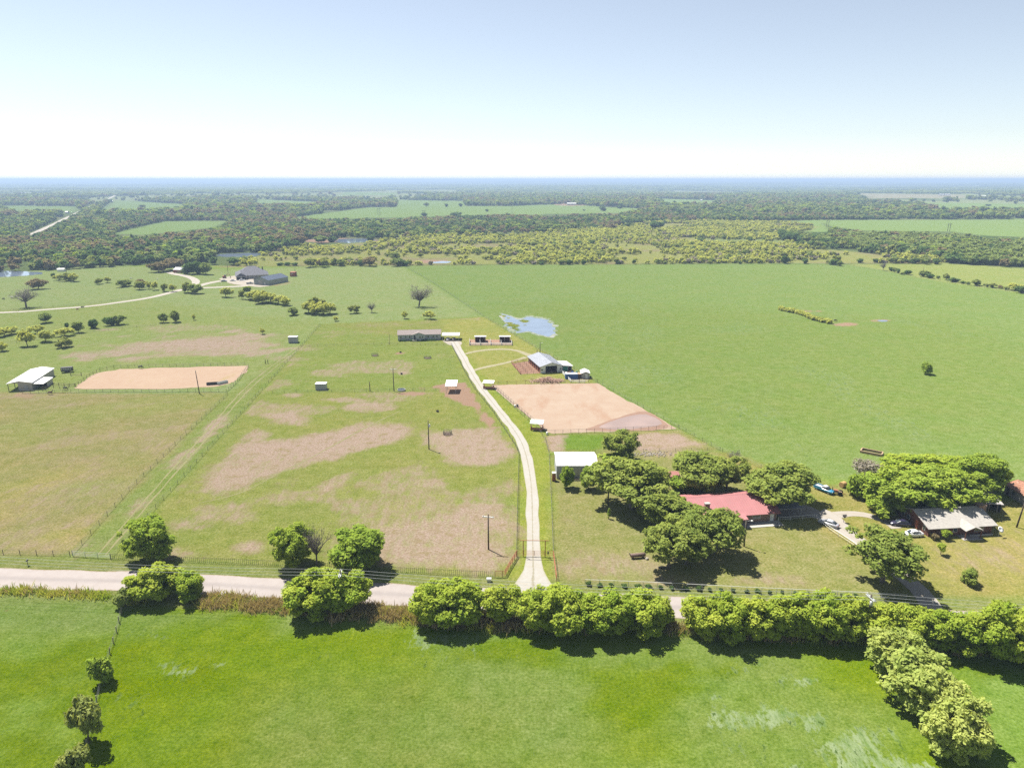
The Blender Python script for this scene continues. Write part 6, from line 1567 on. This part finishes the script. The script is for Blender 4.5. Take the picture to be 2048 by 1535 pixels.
# storage yard clutter
for px, py, w, d, h, m, lb in ((1143, 758, 5.2, 2.6, 2.2, 'blue', 'blue open-topped bin in the storage yard'), (1157, 757, 4.4, 2.6, 2.0, 'wood_dark', 'dark brown bin beside the blue one in the storage yard')):
    p = G(px, py); e = empty('storage_bin', p + Vector((0, d/2, 0)), .02, lb, 'bin')
    MB().box(-w/2, w/2, -d/2, -d/2 + .1, 0, h).box(-w/2, w/2, d/2 - .1, d/2, 0, h).box(-w/2, -w/2 + .1, -d/2 + .1, d/2 - .1, 0, h).box(w/2 - .1, w/2, -d/2 + .1, d/2 - .1, 0, h).build('side', M[m], e)
    MB().box(-w/2 - .06, w/2 + .06, -d/2 - .06, d/2 + .06, h - .12, h).build('rim', M['galv'] if m == 'blue' else M['wood_tan'], e); MB().box(-w/2 + .1, w/2 - .1, -d/2 + .1, d/2 - .1, .1, h - .4).build('load', M['dark'], e)
c, rz, L = site((1163, 757), (1179, 757), 5.0)
e = empty('yard_shed', c, rz, 'white-roofed shed at the pasture end of the storage yard', 'shed'); gable(e, L, 5.0, 2.3, 3.0, 'y', .3, 'pale_wall', 'white_metal', .8); door(e, 'front', L, 5.0, .4, 1.0, 2.0)
for k in range(7):
    px, py = 1128 + k*4.2, 747 + (k % 3)*1.6; p = G(px, py); h = RND.uniform(.8, 1.5)
    mt, ad = (('dark_steel', 'black'), ('white_paint', 'white'), ('rust', 'rusty'), ('wood_dark', 'brown'), ('blue', 'blue'), ('galv', 'grey'), ('green_paint', 'green'))[k]
    e = empty('yard_drum', p, RND.random(), f'{ad} drum among the clutter of the storage yard', 'drum')
    MB().lathe([(.45, 0), (.5, .1), (.5, h - .1), (.45, h)], 10).build('drum', M[mt], e)
# brush pile by the arena
rng = np.random.default_rng(77); p = G(1095, 765); mb = MB()
for i in range(420):
    x, y = rng.normal()*3.4, rng.normal()*1.6; hmax = 2.1*math.exp(-(x/4.0)**2 - (y/2.2)**2); z = rng.random()*hmax + .06
    d = Vector((rng.normal(), rng.normal(), rng.normal()*.35)).normalized()*rng.uniform(.5, 1.7)
    a = Vector((x, y, z)); mb.tube([a - d, a + d*.2 + Vector((0, 0, .1)), a + d], [.07, .06, .03], 4)
o = mb.build('brush_pile', plain('dead_brush', (.40, .27, .21), .9, .35, 2)); o.location = p + Vector((0, 1.6, 0)); prop(o, 'heap of cut dead brush beside the riding arena', 'brush pile', kind='stuff')
mb = MB()
for i in range(120):
    x, y = rng.normal()*3.0, rng.normal()*.9; mb.lathe([(.05, 0), (.22, .08), (.15, .22), (.02, .28)], 5, (x, y, 0))
o = mb.build('rubble', M['rock']); o.location = G(1305, 908); prop(o, 'low line of pale rubble by the yellowish oak', 'rubble', kind='stuff')
# satellite dish and bird feeder
p = G(1997, 1072); e = empty('satellite_dish', p, 0, 'white satellite dish on a post beside the wood-sided house', 'satellite dish'); MB().tube([(0,0,0),(0,0,1.7)], .05, 6).build('post', M['galv'], e)
d_ = MB().lathe([(.02, 0), (.4, .06), (.7, .2), (.72, .22), (.4, .09), (.02, .03)], 18).build('dish', M['white_metal'], e, True); d_.location = (0, -.1, 1.8); d_.rotation_euler = (math.radians(50), 0, .3); MB().tube([(0,-.1,1.8),(0,-.5,2.25)], .02, 5).build('feed_arm', M['galv'], e)
p = G(1687, 1044); e = empty('bird_feeder', p, .2, 'small roofed bird feeder on a post inside the loop drive', 'bird feeder'); MB().tube([(0,0,0),(0,0,1.4)], .06, 6).build('post', M['wood_pole'], e); MB().box(-.4, .4, -.3, .3, 1.35, 1.45).build('tray', M['white_paint'], e); MB().box(-.3, .3, -.2, .2, 1.45, 1.8).build('house', M['wood_dark'], e); mb = MB(); slab(mb, (-.4, 1.78), (0, 2.05), -.5, .5, .05, 'x'); slab(mb, (0, 2.05), (.4, 1.78), -.5, .5, .05, 'x'); mb.build('roof', M['dark_steel'], e)
p = G(56, 1130); e = empty('roadside_mailbox', p, .2, 'dark mailbox on a post beside the road fence', 'mailbox'); MB().tube([(0,0,0),(0,0,1.1)], .07, 6).build('post', M['wood_pole'], e); mb = MB(); mb.prism([(-.15,1.05),(.15,1.05),(.15,1.25),(.08,1.36),(-.08,1.36),(-.15,1.25)], -.3, .3); mb.build('box', M['dark_steel'], e)
p = G(978, 1162); e = empty('utility_box', p, 0, 'small pale utility cabinet on the verge by the red pipe fence', 'cabinet'); MB().box(-.45, .45, -.3, .3, 0, .7).build('cabinet', M['white_paint'], e); MB().box(-.5, .5, -.35, .35, .7, .76).build('lid', M['galv'], e)
for px, py, lb in ((425, 769, 'long dark water trough in the left sand pen'), (445, 767, 'grey feed bunk beside the trough in the left sand pen')):
    p = G(px, py); e = empty('feed_trough', p, .25 if px == 425 else .9, lb, 'trough'); MB().box(-2.2, 2.2, -.6, -.5, .1, 1.0).box(-2.2, 2.2, .5, .6, .1, 1.0).box(-2.2, -2.1, -.5, .5, .1, 1.0).box(2.1, 2.2, -.5, .5, .1, 1.0).box(-2.1, 2.1, -.5, .5, .1, .3).build('trough', M['dark_steel' if px == 425 else 'galv'], e)
    for x in (-1.8, 1.8): MB().box(x - .1, x + .1, -.5, .5, 0, .1).build('foot', M['wood_dark'], e)
for px, py, lb in ((531, 727, 'one of two dark posts standing in the lane'), (536, 727, 'one of two dark posts standing in the lane')):
    p = G(px, py); e = empty('gate_post', p, 0, lb, 'post', 'pair of lane posts'); MB().tube([(0,0,-.1),(0,0,1.9)], .15, 8).build('post', M['wood_dark'], e)

# ------------------------------------------------------------------ horses and cattle
def beast(kind, px, py, heading, mat, label, graze, name):
    p = G(px, py); s = 1.0
    if kind == 'horse':
        J = [((0,0,1.12),.27),((-.55,0,1.18),.27),((.5,0,1.18),.25),((.72,0,1.32),.17)]
        J += [((1.0,0,.95),.12),((1.25,0,.5),.09),((1.42,0,.18),.055)] if graze else [((1.0,0,1.65),.12),((1.12,0,1.85),.1),((1.42,0,1.7),.06)]
        leg = lambda x, y, hind: [((x, y, .92), .13), ((x + (.06 if hind else 0), y, .62), .075), ((x - (.1 if hind else 0), y, .42), .055), ((x - (.05 if hind else 0), y, .08), .045), ((x + .03, y, .0), .06)]
        tail = [((-.86,0,1.2),.05),((-.95,0,.8),.05),((-.93,0,.5),.03)]
    else:
        J = [((0,0,.92),.34),((-.6,0,.98),.3),((.55,0,.98),.3),((.85,0,1.0),.2)]
        J += [((1.1,0,.65),.15),((1.3,0,.3),.11),((1.42,0,.12),.07)] if graze else [((1.1,0,1.15),.15),((1.3,0,1.15),.12),((1.5,0,1.02),.08)]
        leg = lambda x, y, hind: [((x, y, .68), .13), ((x + (.05 if hind else 0), y, .48), .085), ((x - (.08 if hind else 0), y, .34), .06), ((x - (.04 if hind else 0), y, .06), .05), ((x + .02, y, 0), .06)]
        tail = [((-.9,0,1.05),.035),((-.95,0,.7),.03),((-.95,0,.4),.04)]
    vs = [j[0] for j in J]; rs = [j[1] for j in J]; ed = [(0,1),(0,2)] + [(i, i+1) for i in range(2, len(J)-1)]
    for root, x, hind in ((2, .5, False), (1, -.58, True)):
        for y in (-.19, .19):
            q = leg(x + (.12 if y > 0 else -.08), y, hind); k = len(vs); vs += [a for a, _ in q]; rs += [r for _, r in q]; ed += [(root, k)] + [(k+i, k+i+1) for i in range(len(q)-1)]
    k = len(vs); vs += [a for a, _ in tail]; rs += [r for _, r in tail]; ed += [(1, k), (k, k+1), (k+1, k+2)]
    hd = len(J) - 2
    for y in (-.08, .08):
        hx, hy, hz = J[hd][0]; vs.append((hx - .06, y*1.3, hz + J[hd][1] + .12)); rs.append(.025); ed.append((hd, len(vs)-1))
    me = bpy.data.meshes.new(name); me.from_pydata(vs, ed, []); me.update()
    o = put(name, me, None, p, heading); me.materials.append(M[mat])
    sk = o.modifiers.new('skin', 'SKIN'); sk.use_smooth_shade = True
    lay = me.skin_vertices[0].data if me.skin_vertices else None
    if lay is None:
        bpy.context.view_layer.objects.active = o; bpy.ops.mesh.customdata_skin_add(); lay = me.skin_vertices[0].data
    for i, r in enumerate(rs): lay[i].radius = (r, r); lay[i].use_root = (i == 0)
    sb = o.modifiers.new('sub', 'SUBSURF'); sb.levels = 1; sb.render_levels = 1
    prop(o, label, kind); return o
M['bay'] = plain('bay_coat', (.07, .032, .02), .7, .2, 2); M['black_coat'] = plain('black_coat', (.02, .018, .018), .6, .2, 2); M['white_coat'] = plain('white_coat', (.5, .47, .42), .8, .1, 2); M['red_coat'] = plain('red_coat', (.16, .06, .03), .7, .2, 2)
beast('horse', 101, 789, .05, 'bay', 'bay horse walking along the near fence of the left sand pen', False, 'horse')
beast('horse', 131, 780, -.2, 'black_coat', 'dark horse by the corral beside the pole barn', True, 'horse')
beast('horse', 281, 737, .1, 'black_coat', 'black horse grazing at the far rail of the left sand pen', True, 'horse')
for px, py, m, lb, g, hd in ((24, 596, 'white_coat', 'white cow nearest the big bare tree', True, 0), (33, 595, 'white_coat', 'white cow grazing behind another white cow', True, .4), (8, 599, 'black_coat', 'black cow grazing left of the white cows', True, 3.0), (165, 616, 'black_coat', 'black cow standing on the estate road', False, .2), (155, 620, 'red_coat', 'red-brown cow beside the estate road', False, 1.2), (262, 558, 'white_coat', 'white cow alone above the row of small trees', True, .1), (315, 559, 'white_coat', 'white cow near the estate back drive', True, 2.0), (203, 536, 'black_coat', 'black cow at the edge of the woodland', False, .3), (1670, 643, 'black_coat', 'black cow on the bare swale of the great pasture', True, 0)):
    beast('cow', px, py, hd, m, lb.replace('left of', 'beside'), g, 'cow')
# ------------------------------------------------------------------ the air
def haze():
    mb = MB().box(-36000, 36000, -60, 36000, -18, 103)
    m = bpy.data.materials.new('haze'); m.use_nodes = True; nt = m.node_tree; nt.nodes.clear()
    out = nt.nodes.new('ShaderNodeOutputMaterial'); v = nt.nodes.new('ShaderNodeVolumePrincipled')
    v.inputs['Color'].default_value = (.42, .56, .78, 1); v.inputs['Density'].default_value = 1.6e-4; v.inputs['Anisotropy'].default_value = .1
    nt.links.new(v.outputs[0], out.inputs['Volume'])
    o = mb.build('haze', m); prop(o, kind='stuff'); return o
haze()
